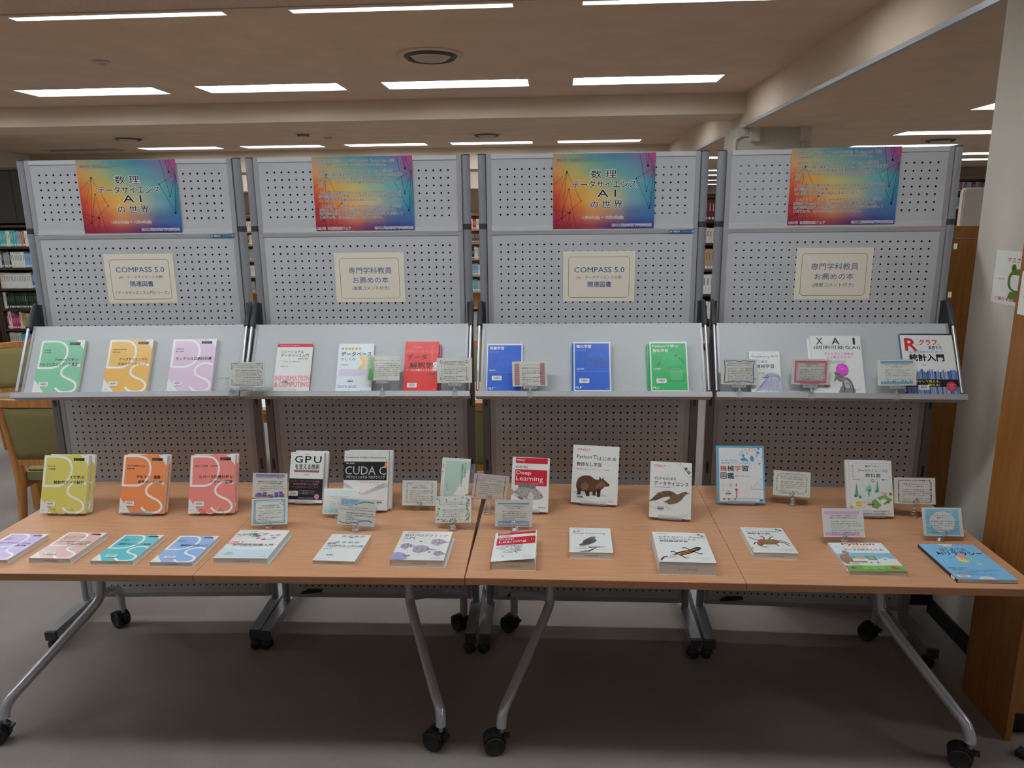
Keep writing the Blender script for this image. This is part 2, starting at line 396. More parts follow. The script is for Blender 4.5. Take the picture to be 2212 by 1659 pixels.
# ceiling air diffusers and detectors
def diffuser(label, x, y, z, r):
    o = thing('air_diffuser', label, 'air vent', M=Matrix.Translation((x, y, z)))
    MB().lathe([(r*1.22,0),(r*1.2,-.006),(r*1.0,-.010)], M_CEIL, n=32).build('rim', o)
    MB().lathe([(r*1.0,-.010),(r*.9,-.03),(r*.8,-.012),(r*.78,.02)], M_DARK, n=32).build('outer_ring', o)
    MB().lathe([(r*.78,-.008),(r*.60,-.034),(r*.42,-.012),(r*.40,-.004)], M_GRILL, n=32).build('middle_cone', o)
    MB().lathe([(r*.40,-.008),(r*.28,-.034),(r*.15,-.022),(0,-.03)], M_GRILL, n=24).build('centre_cone', o)
diffuser('large round air diffuser with dark rings in the middle of the ceiling', -.967, 5.58, 2.998, .193)
diffuser('round air diffuser at the left beyond the cross beam', -6.02, 10.2, 2.998, .18)
diffuser('round air diffuser in mid ceiling beyond the cross beam', -1.08, 10.56, 2.998, .18)
diffuser('small round air diffuser beyond the beam, left of centre', -3.52, 10.12, 2.998, .085)
diffuser('round air diffuser in the lower ceiling at the right', 4.27, 9.08, 2.688, .16)
for lab, x, y in (('small beige heat detector on the ceiling at the upper left', -3.38, 5.5), ('small beige detector beyond the beam, left of centre', -3.33, 10.6)):
    o = thing('ceiling_detector', lab, 'detector', loc=(x, y, 3.0))
    MB().lathe([(.06,0),(.06,-.012),(.05,-.02),(0,-.02)], M_GRILL, n=20).build('base', o)
    MB().lathe([(.03,-.02),(.028,-.03),(0,-.033)], M_GRILL, n=16).build('sensor_head', o)

# column under the crossing of the beams, with its white conduit
struct('wall_column', MB().box(1.68, 2.38, 7.66, 8.25, 0, 2.70, M_WALL))
o = thing('conduit', 'white surface conduit with two junction boxes on the far column', 'conduit', loc=(0,0,0))
M_COND = mk('conduit_white', (.62, .56, .50), .5)
for x in (1.84, 2.31): MB().box(x-.045, x+.045, 7.595, 7.66, 2.56, 2.69, M_COND).build('junction_box', o)
MB().tube([(1.80,7.64,2.62),(1.72,7.64,2.62),(1.66,7.64,2.58),(1.66,7.64,2.0)], .012, M_COND).tube([(2.31,7.64,2.56),(2.31,7.64,2.43),(2.28,7.64,2.40),(1.68,7.64,2.39)], .014, M_COND).build('pipe', o)

# right-hand pillar, its poster, and the wooden pieces beside it
struct('wall_right_pillar', MB().box(1.735, 2.6, 2.72, 3.27, 0, 2.69, M_WALL))
struct('baseboard_right', MB().box(1.722, 1.735, 2.72, 3.285, 0, .075, M_BLACK).box(1.722, 2.6, 3.27, 3.283, 0, .075, M_BLACK))
o = thing('wooden_partition', 'tall orange-brown wooden counter back behind the rightmost stand', 'partition', loc=(1.0, 3.335, 0))
MB().box(0, .86, 0, .05, .075, 1.735, M_CABW).build('panel', o)
MB().box(-.01, .87, -.004, .06, 1.738, 1.79, M_CABW).build('top_rail', o)
MB().box(0, .86, .01, .045, 0, .073, M_BLACK).build('plinth', o)
o = thing('wooden_cabinet', 'tall dark orange wooden cabinet at the right edge beside the pillar', 'cabinet', loc=(1.576, 2.39, 0))
MB().box(0, .022, 0, .29, 0, 2.1, M_CABW).build('side_panel', o)
MB().box(.022, .8, .012, .03, .105, 2.08, M_CABW).build('front_panel', o)
MB().box(.022, .8, .05, .28, 0, .10, M_BLACK).build('plinth', o)
MB().box(.0, .8, 0, .29, 2.1, 2.125, M_CABW).build('top_panel', o)
MB().box(.78, .8, .0, .29, 0, 2.1, M_CABW).build('side_panel', o)
MB().box(.022, .78, .27, .285, .1, 2.1, M_CABW).build('back_panel', o)
o = thing('rubber_door_wedge', 'small black wedge lying on the carpet by the cabinet', 'door wedge', loc=(1.585, 2.33, 0), rz=-.9)
MB().add([(0,-.02,0),(.09,-.02,0),(.09,.02,0),(0,.02,0),(0,-.02,.022),(0,.02,.022)], [(0,3,2,1),(0,1,4),(3,5,2),(4,1,2,5),(0,4,5,3)], M_RUBBER).build('wedge_body', o)
# paper on the cabinet side
Mx = frame((1.575, 2.662, 1.497), (0,-1,0), (0,0,1))
o = thing('paper_notice', 'white paper notice on the side of the wooden cabinet', 'notice', M=Mx)
MB().box(0, .21, 0, .148, 0, .0006, M_PAPER).build('sheet', o)
p = Print(.21, .148); p.z = .0007; p.para(['利用案内', 'こちら'], .1, .7, .12, .3, (60,60,70)); p.build(o)
# frog poster (a plain green frog behind a mask shape)
Mx = frame((1.7345, 3.116, 1.490), (0,-1,0), (0,0,1))
o = thing('mask_poster', 'white mask notice with red lettering and a green frog on the pillar', 'poster', M=Mx)
MB().box(0, .297, 0, .207, 0, .0006, M_PAPER).build('sheet', o)
p = Print(.297, .207); p.z = .0007
RED = (200, 35, 45); GR = (95, 125, 50); DG = (55, 75, 30)
p.text('マスク', .27, .55, .79, .88, RED, .03); p.text('着用', .60, .80, .79, .88, RED, .03)
p.blob([(.34,.36),(.345,.56),(.45,.66),(.55,.68),(.66,.66),(.76,.56),(.76,.36),(.66,.27),(.55,.24),(.44,.27)], GR)
p.disk(.43,.69,.016, GR); p.disk(.67,.69,.016, GR); p.disk(.43,.69,.007, DG); p.disk(.67,.69,.007, DG)
p.poly([(.40,.25),(.70,.25),(.74,.12),(.36,.12)], GR)
p.blob([(.40,.55),(.55,.57),(.72,.55),(.71,.36),(.62,.29),(.55,.28),(.47,.29),(.40,.36)], (232,232,230))
p.sstrip([(.40,.55),(.55,.57),(.72,.55),(.71,.36),(.62,.29),(.55,.28),(.47,.29),(.40,.36)], .0015, DG, closed=True)
p.text('みんな', .12, .25, .45, .49, (60,70,60)); p.text('ご協力をお願いします', .08, .92, .07, .13, RED, .03)
p.build(o)

# ================================================================ bookcases and books in the background
CM = {}
PAL = dict(cream=(205,195,175), white=(205,205,200), teal=(60,165,165), blue=(70,110,180), navy=(35,50,95), green=(45,75,50), dgreen=(28,45,32), red=(180,40,50),
  magenta=(190,30,100), grey=(140,145,150), black=(30,30,34), tan=(170,140,105), lilac=(150,140,185), yellow=(200,180,90), brown=(85,70,60), pink=(205,120,140), sky=(110,160,200), wine=(105,35,45), orange=(200,120,60))
def spine_mesh(c):
    # unit book standing upright, spine to -y: x 0..1, y 0..1, z 0..1
    if c in CM: return CM[c]
    b = MB(); m = ink(PAL[c], .5)
    b.box(0, 1, 0, .06, 0, 1, m).box(0, .07, .06, 1, 0, 1, m).box(.93, 1, .06, 1, 0, 1, m)
    b.box(.07, .93, .06, .97, .012, .985, M_PAGE)
    b.box(.14, .86, -.006, 0, .06, .17, M_PAPER)
    b.box(.36, .64, -.006, 0, .45, .80, ink((110,108,104) if c in ('cream','white','tan','yellow','sky','pink') else (170,170,168) if c != 'dgreen' else (80,100,84), .5))
    CM[c] = b.mesh('spine_' + c); return CM[c]
def far_book(x, y, z, w, d, h, c, label, group, rz=0, lean=0):
    o = bpy.data.objects.new('book', spine_mesh(c)); COL.objects.link(o)
    o.location = (x, y, z); o.scale = (w, d, h); o.rotation_euler = (0, lean, rz)
    tag(o, label, 'book', group)
def fill(x0, x1, y, z, runs, where, grp, rnd):
    x = x0; cnt = {}
    for c, n, w, h in runs:
        for _ in range(n):
            ww = w*rnd.uniform(.85, 1.15) if n < 6 else w
            if x+ww > x1: return
            k = cnt[c] = cnt.get(c, 0)+1
            far_book(x, y+rnd.uniform(0, .012), z, ww-.0015, .16, h*(rnd.uniform(.97, 1.03) if n < 8 else 1), c, '%s %s book from the left%s' % (NTH[min(k, 23)-1], {'dgreen':'dark green'}.get(c, c), where), grp)
            x += ww
def bookcase(name, label, x0, x1, y, zs, mat, depth=.28, top=None, back=True):
    # zs = heights of the shelf boards' upper faces
    o = thing(name, label, 'bookcase', loc=(x0, y, 0)); W = x1-x0; H = top or zs[-1]
    for x in (0, W-.028): MB().box(x, x+.028, 0, depth, 0, H, mat).build('side_panel', o)
    for z in zs: MB().box(.028, W-.028, 0, depth-.012, z-.03, z, mat).build('shelf_board', o)
    if top: MB().box(.028, W-.028, 0, depth-.012, H-.03, H, mat).build('top_board', o)
    MB().box(.028, W-.028, depth-.012, depth, 0, H, mat).build('back_panel', o)
    return o
rb = random.Random(3)
ZL = [.09, .37, .665, .955, 1.25, 1.545, 1.84]
for k, (xa, xb, nm) in enumerate(((-8.12,-7.2,'dark walnut bookcase at far left with green and teal book sets'), (-9.0,-8.13,'dark walnut bookcase cut off by the left edge'))):
    o = bookcase('bookcase', nm, xa, xb, 10.0, ZL, M_DWOOD, top=2.62)
    MB().box(.03, (xb-xa)/2-.003, -.004, .004, 1.87, 2.58, M_GLASSD).build('glass_door', o)
    MB().box((xb-xa)/2+.003, xb-xa-.03, -.004, .004, 1.87, 2.58, M_GLASSD).build('glass_door', o)
ROWS = {5: [('cream',1,.03,.22),('teal',6,.026,.215),('cream',2,.03,.22),('teal',3,.03,.22),('sky',2,.026,.21),('tan',2,.03,.21),('red',1,.02,.22),('white',6,.03,.22)],
 4: [('cream',2,.03,.23),('navy',1,.025,.23),('grey',3,.03,.22),('black',1,.025,.23),('white',8,.026,.22),('sky',6,.03,.2)],
 3: [('cream',3,.026,.22),('white',16,.0245,.215),('blue',4,.026,.22)],
 2: [('white',2,.025,.23),('dgreen',11,.0255,.225),('green',1,.025,.225),('dgreen',10,.0255,.225)],
 1: [('red',1,.035,.23),('white',1,.05,.25),('magenta',4,.034,.19),('cream',1,.03,.24),('tan',2,.03,.23),('yellow',3,.026,.22),('teal',2,.03,.2),('pink',5,.03,.22)],
 0: [('cream',4,.03,.22),('white',2,.03,.22),('sky',1,.03,.22),('teal',2,.03,.2),('lilac',5,.025,.2),('white',6,.03,.2)]}
SH = ['bottom', 'second', 'third', 'fourth', 'fifth', 'top']
for r, runs in ROWS.items():
    fill(-8.08, -7.24, 10.03, ZL[r]+.001, runs, ', %s shelf of the walnut bookcase' % SH[r], 'books on the dark walnut bookcase', rb)
ZG = [.09, .42, .75, 1.08, 1.40, 1.665, 1.97]
for k, (xa, xb) in enumerate(((-2.45,-1.50),(-3.42,-2.47),(-6.95,-6.0))):
    nm = ['beech bookcase seen between the two middle stands', 'beech bookcase against the far wall behind the second stand', 'beech bookcase seen between the first and second stands'][k]
    bookcase('bookcase', nm, xa, xb, 14.95, ZG, M_LWOOD, top=1.985)
    for r in range(1, 6):
        if k == 1: continue
        runs = [[('white',4,.03,.25),('teal',3,.035,.24),('grey',8,.03,.22)], [('grey',3,.03,.22),('sky',4,.032,.23),('white',6,.03,.22)], [('cream',2,.03,.2),('black',3,.02,.2),('white',3,.025,.24),('grey',6,.03,.22)],
                [('tan',3,.03,.22),('brown',6,.03,.22),('cream',6,.03,.2)], [('white',3,.03,.21),('red',3,.024,.2),('cream',6,.03,.2)]][r-1]
        off = [.17, .20, .22, .20, .22][r-1]+(-.02 if k else .28)
        fill(xa+off, xa+off+.36, 14.98, ZG[r]+.001, runs, ', %s shelf, beech bookcase between %s stands' % (SH[r], ['middle','','first two'][k]), 'books on the far beech bookcases', rb)
ZR = [.09, .45, .80, 1.14, 1.50, 1.80, 2.13]
o = bookcase('bookcase', 'grey-brown bookcase seen between the third and fourth stands', 1.72, 2.62, 10.4, ZR, M_DWOOD, top=2.16)
for r, runs in enumerate([[('tan',9,.03,.24),('orange',20,.03,.22)], [('white',6,.05,.24),('grey',9,.04,.26)], [('white',8,.05,.27),('cream',8,.05,.25)], [('tan',9,.04,.28),('cream',9,.04,.28)], [('grey',3,.04,.22),('cream',4,.04,.2),('black',3,.03,.2),('cream',9,.04,.2)], [('orange',1,.05,.28),('wine',6,.045,.29),('brown',9,.04,.27)]]):
    fill(1.82, 2.28, 10.43, ZR[r]+.001, runs, ', %s shelf, gap before rightmost stand' % SH[r], 'books between the third and fourth stands', rb)
o = bookcase('bookcase', 'dark bookcase topped by small paperbacks beyond the right counter', 6.6, 8.2, 14.2, [.1, .5, .9, 1.3, 1.66, 1.95, 2.265], M_DWOOD, top=2.47)
fill(6.96, 7.66, 14.23, 2.266, [(c, 1, .03, .155) for c in ('blue','cream','sky','tan','white','pink','red','white','sky','blue','cream','white','pink','red','brown','white','tan','sky','red','blue','pink','white','cream','yellow','white','sky','navy','white','red','white','blue','tan','white','sky','pink','cream','blue','white','red','cream','sky','white','blue','pink')], ', top shelf beyond the right counter', 'small paperbacks on the high right shelf', rb)
fill(6.96, 7.3, 14.23, 1.951, [('blue',2,.03,.2),('grey',3,.03,.2),('sky',2,.03,.2),('white',5,.03,.2)], ', second shelf beyond the right counter', 'paperbacks on the second right shelf', rb)
o = thing('booth_screen', 'light grey rounded booth screen with a pale rim behind the wooden counter', 'partition', loc=(2.272, 4.5, 0))
MB().rbox(0, 1.1, 0, .72, 0, .03, M_GRILL, r=.022, T=Matrix.Translation((0,0,1.26)) @ Matrix.Rotation(PI/2, 4, 'X')).build('panel', o)
MB().rbox(-.009, 1.109, -.009, .729, -.002, .028, M_WALL, r=.028, T=Matrix.Translation((0,.004,1.26)) @ Matrix.Rotation(PI/2, 4, 'X')).build('rim', o)
for x in (.05, 1.0): MB().box(x, x+.04, -.03, 0.0, 0, 1.27, M_POST).build('leg', o)

# ================================================================ reading tables and chairs behind the stands
def reading_table(label, x0, x1):
    o = thing('reading_table', label, 'table', loc=(x0, 4.28, 0)); W = x1-x0
    MB().rbox(0, W, 0, .85, .672, .70, M_LWOOD, r=.02).build('tabletop', o)
    MB().box(.06, W-.06, .06, .08, .60, .672, M_OAK).box(.06, W-.06, .77, .79, .60, .672, M_OAK).build('apron', o)
    for x in (.04, W-.1):
        for y in (.04, .75): MB().rbox(x, x+.06, y, y+.06, 0, .672, M_OAK, r=.01).build('leg', o)
reading_table('beech reading table behind the first and second stands', -3.55, -1.75)
reading_table('beech reading table behind the second and third stands', -1.72, .10)
for lab, x, y, a in (('white paper lying on the left reading table', -3.6+.12, 4.42, .05), ('white paper on the reading table seen between the first two stands', -2.02, 4.34, -.05), ('white papers on the reading table seen between the middle stands', -.78, 4.55, .1)):
    o = tag(MB().box(0, .297, 0, .21, 0, .003, M_PAPER).build('paper_sheet', loc=(x, y, .7005)), lab, 'paper'); o.rotation_euler.z = a
def chair():
    # origin: floor, centre of the back edge; sitter faces +y
    o = thing('library_chair', 'x', 'chair')
    W = .26
    for s in (-1, 1):
        pts = [(s*W, -.035, .885), (s*W, -.01, .70), (s*(W-.004), .01, .56), (s*(W-.012), .02, .46), (s*(W-.02), .0, .34), (s*(W-.022), -.03, .17), (s*(W-.02), -.07, .0)]
        wd = [.018, .02, .024, .032, .026, .021, .018]
        cv = curve(pts, 4); rr = [wd[min(6, i//4)]*(1-(i%4)/4)+wd[min(6, i//4+1)]*((i%4)/4) for i in range(len(cv))]
        MB().tube(cv, rr, M_OAK, n=8).build('rear_leg', o)
        MB().tube([(s*(W-.01), .46, .42), (s*(W-.01), .47, .0)], .019, M_OAK, n=8).build('front_leg', o)
        MB().box(s*(W-.02)-.012, s*(W-.02)+.012, .02, .46, .355, .41, M_OAK).build('side_rail', o)
    cv = curve([(-W-.012,-.036,.885),(-.12,-.062,.888),(.12,-.062,.888),(W+.012,-.036,.885)], 5)
    b = MB(); vs = []
    for p in cv:
        for dy, dz in ((-.013,-.03),(.013,-.03),(.013,.012),(-.013,.012)): vs.append((p.x, p.y+dy, p.z+dz))
    n = len(cv); b.add(vs, [(4*i+k, 4*i+(k+1)%4, 4*i+4+(k+1)%4, 4*i+4+k) for i in range(n-1) for k in range(4)]+[(3,2,1,0),(4*n-4,4*n-3,4*n-2,4*n-1)], M_OAK); b.build('top_rail', o)
    MB().box(-W+.02, W-.02, .0, .026, .50, .535, M_OAK).build('lower_rail', o)
    b = MB(); cols, rows = 8, 6; vs = []
    for side in (0, 1):
        for j in range(rows+1):
            for i in range(cols+1):
                u, v = i/cols, j/rows; x = (-W+.022)+(2*W-.044)*u; z = .532+.322*v
                y = .012-.05*v-.024*math.sin(PI*u)*v; bul = .016*math.sin(PI*u)**.4*math.sin(PI*v)**.4 if 0 < u < 1 and 0 < v < 1 else 0
                vs.append((x, y+(-1 if side == 0 else 1)*(.010+bul), z))
    N = (cols+1)*(rows+1); fs = []
    for j in range(rows):
        for i in range(cols):
            a = j*(cols+1)+i; fs.append((a, a+1, a+cols+2, a+cols+1)); fs.append((N+a, N+a+cols+1, N+a+cols+2, N+a+1))
    for i in range(cols): fs += [(i+1, i, N+i, N+i+1), (N-cols-1+i, N-cols+i, 2*N-cols+i, 2*N-cols-1+i)]
    for j in range(rows): a = j*(cols+1); fs += [(a, a+cols+1, N+a+cols+1, N+a), (a+cols+cols+1, a+cols, N+a+cols, N+a+2*cols+1)]
    b.add(vs, fs, M_GREEN, smooth=True); b.build('backrest', o)
    MB().rbox(-W+.015, W-.015, .02, .50, .405, .455, M_GREEN, r=.05, n=4).rbox(-W+.03, W-.03, .035, .485, .395, .465, M_GREEN, r=.05, n=4).build('seat_cushion', o)
    return o
ch = chair()
spots = [(-2.865,3.77,.04,'beech chair with olive green back, nearest behind the left end of the tables'), (-4.43,5.62,PI+.45,'beech chair with olive green back, turned, farther back at the left edge'),
 (-.36,3.78,.02,'beech chair with olive green back seen between the two middle stands'), (-.80,5.70,PI,'green backed beech chair across the reading table between the middle stands'),
 (-1.30,7.7,PI+.1,'beech chair with green back, farthest one seen between the middle stands'), (-1.9,5.72,PI,'green backed beech chair across the table behind the second stand')]
for i, (x, y, a, lab) in enumerate(spots):
    o = ch if i == 0 else copy_tree(ch)
    o.location = (x, y, 0); o.rotation_euler = (0, 0, a); o['label'] = lab; o['group'] = 'library chairs around the reading tables'

# ================================================================ pegboard display stands
ST = [(-2.2719,3.0051,.0646), (-1.3188,3.0581,.0280), (-.3558,3.0817,.0157), (.6080,3.0953,-.0215)]
SM = [Matrix.Translation((x,y,0)) @ rotz(a) for x,y,a in ST]
ORDS = ['leftmost', 'second', 'third', 'rightmost']
SW = .932
def perforated(x0, x1, z0, z1, hx, nx, hz, nz, y, mat, r=.0042, th=.003):
    """sheet in the x-z plane with real round holes on a 30 mm grid"""
    vs = []; fs = []; wl = []
    def q(a, b, c, d):
        o = len(vs); vs.extend([(a,y,c),(b,y,c),(b,y,d),(a,y,d)]); fs.append((o,o+1,o+2,o+3))
    gx0, gx1 = hx-.015, hx+.03*(nx-1)+.015; gz0, gz1 = hz-.015, hz+.03*(nz-1)+.015
    q(x0, gx0, z0, z1); q(gx1, x1, z0, z1); q(gx0, gx1, z0, gz0); q(gx0, gx1, gz1, z1)
    for j in range(nz):
        for i in range(nx):
            cx, cz = hx+.03*i, hz+.03*j; o = len(vs)
            for k in range(8):
                a = PI/4*k; c, s = math.cos(a), math.sin(a); m = .015/max(abs(c), abs(s))
                vs.append((cx+c*m, y, cz+s*m)); vs.append((cx+r*c, y, cz+r*s)); vs.append((cx+r*c, y+th, cz+r*s))
            for k in range(8):
                a, b = o+3*k, o+3*((k+1)%8)
                fs.append((a, b, b+1, a+1)); wl.append((a+1, b+1, b+2, a+2))
    return vs, fs, wl
def board_part(name, z0, z1, hz, nz, o):
    b = MB()
    vs, fs, wl = perforated(.055, .877, z0, z1, .0914, 26, hz, nz, 0, M_BOARD); b.add(vs, fs, M_BOARD); b.add(vs, wl, M_BLACK)  # hole walls blackened: the shade inside the holes is painted
    vs, fs, wl = perforated(.055, .877, z0, z1, .0952, 26, hz+.003, nz, .020, M_VOID, r=.0026); b.add(vs, fs, M_BLACK); vs, fs, wl = perforated(.055, .877, z0, z1, .0952, 26, hz+.003, nz, .024, M_BOARD); b.add(vs, fs, M_BOARD)  # inner sheet painted black as the shade within the hollow board
    return b.build(name, o)
def make_stand():
    o = thing('display_stand', 'x', 'display stand')
    board_part('upper_pegboard', 1.808, 2.078, 1.857, 7, o)
    board_part('lower_pegboard', .138, 1.776, .1755, 53, o)
    for x0, x1 in ((.036, .055), (.877, .896)):
        MB().box(x0, x1, -.002, .026, .118, 1.792, M_ALU).build('side_frame', o)
        MB().box(x0, x1, -.002, .026, 1.7935, 2.096, M_ALU).build('side_frame', o)
    MB().box(.055, .877, -.004, .026, 2.078, 2.096, M_ALUL).build('top_rail', o)
    MB().box(.055, .877, -.004, .026, 1.7935, 1.811, M_ALUL).box(.055, .877, -.003, .026, 1.776, 1.792, M_ALU).box(.055, .877, -.0042, -.003, 1.790, 1.792, M_ALUL).build('middle_rail', o)
    MB().box(.055, .877, -.003, .026, .118, .138, M_ALU).build('bottom_rail', o)
    for s, cx in ((0, .0175), (1, SW-.0175)):
        def rt(z0, z1, mat, r, nm, kids=None):
            return MB().tube([(cx, .012, z0), (cx, .012, z1)], r, mat, n=20).build(nm, o)
        rt(1.822, 2.094, M_POST, .0172, 'upper_post'); rt(1.799, 1.822, M_DARK, .0178, 'collar'); rt(2.094, 2.098, M_DARK, .0178, 'post_cap')
        rt(.100, 1.799, M_POST, .0172, 'lower_post')
        # flat grey channel in front of the lower post, with its keyholes
        ch_ = MB().rbox(cx-.0165, cx+.0165, -.006, .0, .42, 1.40, M_POSTD, r=.003).build('channel', o)
        for z in (1.075, .775, .475):
            MB().rbox(-.006, .006, -.027, .027, 0, .0012, M_DARK, r=.0058, T=frame((cx, -.0063, z), (1,0,0), (0,0,1))).rbox(-.0018, .0018, -.010, .010, 0.0012, .0016, M_BLACK, r=.0016, T=frame((cx, -.0063, z), (1,0,0), (0,0,1))).build('keyhole', ch_)
        # gusset bracket and rod that carry the sloping shelf
        sx = .003 if s == 0 else SW-.003
        P = [(.0,1.502),(-.022,1.500),(-.034,1.488),(-.088,1.412),(-.078,1.398),(.0,1.402)]
        T = Matrix(((0,0,1,0),(1,0,0,0),(0,1,0,0),(0,0,0,1)))
        MB().prism(P, (.001 if s == 0 else SW-.011), (.011 if s == 0 else SW-.001), M_DARK, T).tube([(sx, -.012, 1.503), (sx, -.022, 1.495), (sx, -.080, 1.410)], [.006, .0095, .0115], M_DARK, n=12).box((.0 if s == 0 else SW-.024), (.024 if s == 0 else SW), -.006, .0, 1.405, 1.50, M_DARK).build('bracket', o)
        MB().tube([(sx, -.079, 1.412), (sx, -.215, 1.165)], .0065, M_STEEL, n=12).build('rod', o)
        # foot with casters
        f = MB().rbox(cx-.0225, cx+.0225, -.262, .31, .062, .100, M_POST, r=.006).box(cx-.023, cx+.023, -.275, -.262, .058, .098, M_DARK).box(cx-.023, cx+.023, .31, .322, .058, .098, M_DARK).build('foot', o)
        for y in (-.245, .29):
            T = Matrix.Translation((cx, y, 0)) @ rotz(1.15 if s == 0 else 1.9)
            MB().lathe([(0,-.020),(.0195,-.020),(.0235,-.016),(.0235,-.004),(.018,-.002),(.018,.002),(.0235,.004),(.0235,.016),(.0195,.020),(0,.020)], M_RUBBER, c=(0, .008, .0240), axis='x', n=20, T=T).tube([(0,0,.030),(0,0,.062)], .008, M_BLACK, T=T).box(-.011, .011, -.012, .022, .048, .062, M_BLACK, T).build('caster', o)
    # sloping shelf
    T = frame((0, -.21, 1.150), (1,0,0), (0, math.sin(.5150), math.cos(.5150)))
    sh = MB().box(.016, SW-.016, 0, .303, -.008, 0, M_SHELF, T).box(.014, .024, 0, .303, -.010, .003, M_ALU, T).box(SW-.024, SW-.014, 0, .303, -.010, .003, M_ALU, T).build('sloping_shelf', o)
    MB().rbox(-.003, SW+.003, -.022, 0, -.008, .036, M_ALU, r=.003, T=T).build('shelf_lip', sh)
    # small black locking lever under the board
    MB().prism([(.10,.148),(.13,.165),(.2,.165),(.2,.158),(.13,.150)], -.03, -.012, M_BLACK, Matrix(((1,0,0,0),(0,0,1,0),(0,1,0,0),(0,0,0,1)))).build('lock_lever', o)
    return o
st0 = make_stand()
for i, M in enumerate(SM):
    o = st0 if i == 0 else copy_tree(st0)
    o.matrix_world = M
    o['label'] = '%s grey pegboard display stand, %s' % (ORDS[i], ['beside the green chairs', 'under the poster of long text left of centre', 'centre right, carrying the blue and green books', 'nearest the pillar'][i])
    o['group'] = 'pegboard display stands in a row'
def on_board(i, s, z, y=-.0052): return SM[i] @ frame((s, y, z), (1,0,0), (0,0,1))
# ---------------------------------------------------------------- posters
GRID = [[(172,150,110),(120,160,135),(70,150,165),(70,135,170),(110,120,170),(205,60,135)],
        [(225,145,70),(185,175,95),(125,175,140),(90,165,170),(95,150,175),(150,90,150)],
        [(225,100,45),(230,160,55),(200,185,95),(150,180,140),(95,175,180),(60,150,175)],
        [(215,60,45),(235,135,45),(235,175,75),(195,185,130),(110,165,180),(45,140,175)],
        [(190,45,55),(215,85,55),(225,140,75),(170,130,120),(80,110,165),(50,120,175)],
        [(150,30,65),(170,35,65),(160,55,85),(95,45,120),(55,55,145),(60,70,160)]]
def m_gradient():
    if 'poster_ink' in MC: return MC['poster_ink']
    m = bpy.data.materials.new('poster_ink'); m.use_nodes = True; nt = m.node_tree; b = nt.nodes['Principled BSDF']
    a = nt.nodes.new('ShaderNodeVertexColor'); a.layer_name = 'ink'; nt.links.new(a.outputs[0], b.inputs['Base Color'])
    b.inputs['Roughness'].default_value = .35; b.inputs['Specular IOR Level'].default_value = .4; MC['poster_ink'] = m; return m
def gradient_sheet(w, h, parent):
    nx, ny = 30, 22; vs = []; fs = []; cs = []
    for j in range(ny+1):
        for i in range(nx+1):
            u, v = i/nx, j/ny; vs.append((u*w, v*h, .0004))
            gx, gy = u*5, (1-v)*5; a, b = min(4, int(gx)), min(4, int(gy)); fx, fy = gx-a, gy-b
            fx = fx*fx*(3-2*fx); fy = fy*fy*(3-2*fy)
            c = [ (GRID[b][a][k]*(1-fx)+GRID[b][a+1][k]*fx)*(1-fy)+(GRID[b+1][a][k]*(1-fx)+GRID[b+1][a+1][k]*fx)*fy for k in range(3)]
            cs.append(c)
    for j in range(ny):
        for i in range(nx): a = j*(nx+1)+i; fs.append((a, a+1, a+nx+2, a+nx+1))
    me = bpy.data.meshes.new('gradient_print'); me.from_pydata(vs, [], fs); me.materials.append(m_gradient())
    ca = me.color_attributes.new('ink', 'FLOAT_COLOR', 'POINT')
    for i, c in enumerate(cs): ca.data[i].color = (*[min(.9, s2l(k*.80+(.3*c[0]+.59*c[1]+.11*c[2])*.20)*KF*.9) for k in c], 1)
    o = bpy.data.objects.new('gradient_print', me); COL.objects.link(o); o.parent = parent
    return o
NET = (28, 36, 48)
def network(p, k=1):
    A = dict(a=(.135,.76), b=(.155,.535), c=(.275,.375), d=(.165,.215), e=(.085,.145), f=(.02,.30))
    for q in (('a',(0,.58)),('a',(.0,.20)),('a','e'),('a','c'),('b','e'),('b',(.23,.0)),('c','e'),('d','e'),('d',(-.0,.27)),('d',(.13,0)),('d',(.17,0)),('e',(0,.26)),('e',(0,.09)),('e',(.12,0))):
        P, Q = (A[t] if isinstance(t, str) else t for t in q); p.strip([P, Q], .0011, NET)
    for t, r in (('a',.0042),('b',.003),('c',.0027),('d',.0042),('e',.0036)): p.disk(*A[t], r, NET)
    B = dict(g=(.925,.83), h=(.815,.665), i=(.915,.495), j=(.95,.27), k=(.985,.80))
    for q in (('g',(.90,1)),('g',(.93,1)),('g',(1,.90)),('g','k'),('h',(.99,.80)),('h','j'),('i',(.845,1)),('i','k'),('j','k'),('j',(1,.62)),('k',(.93,.98)),('k',(1,.5)),('j',(1,.40))):
        P, Q = (B[t] if isinstance(t, str) else t for t in q); p.strip([P, Q], .0011, NET)
    for t, r in (('g',.0042),('h',.003),('i',.003),('j',.0042)): p.disk(*B[t], r, NET)
POS = [(0,.254,1.799,.413,.296),(1,.283,1.799,.414,.297),(2,.308,1.797,.410,.296),(3,.284,1.803,.414,.296)]
HAL = (228, 226, 222); INK = (22, 28, 40)
LONG = ['  日本政府が提言している新たな社会「Society 5.0」の実', '現には、AIやビッグデータの活用が欠かせません。', '', '  昨年度、全国の国立高専で「高専発!Society 5.0型未来', '技術人財」育成事業」が始まりました。本校はその関連事業',
 '「COMPASS 5.0 (次世代基盤技術教育のカリキュラム', '化)」AI・データサイエンス分野で、実践校に採択されてい', 'ます。', '', '  また本校の授業カリキュラムには、今年度文部科学省の制', '度で認定された「数理・データサイエンス・AI教育プログラ', 'ム」関連分野の授業が組み込まれています。', '',
 '  このように、「数理・データサイエンス・AI」は、高専生', 'が将来「Society 5.0」で活躍するための重要な分野です。', '専門学科教員による推薦も含め、多数の関連図書を展示して', 'いますので、ぜひ関心を持ってみてください。']
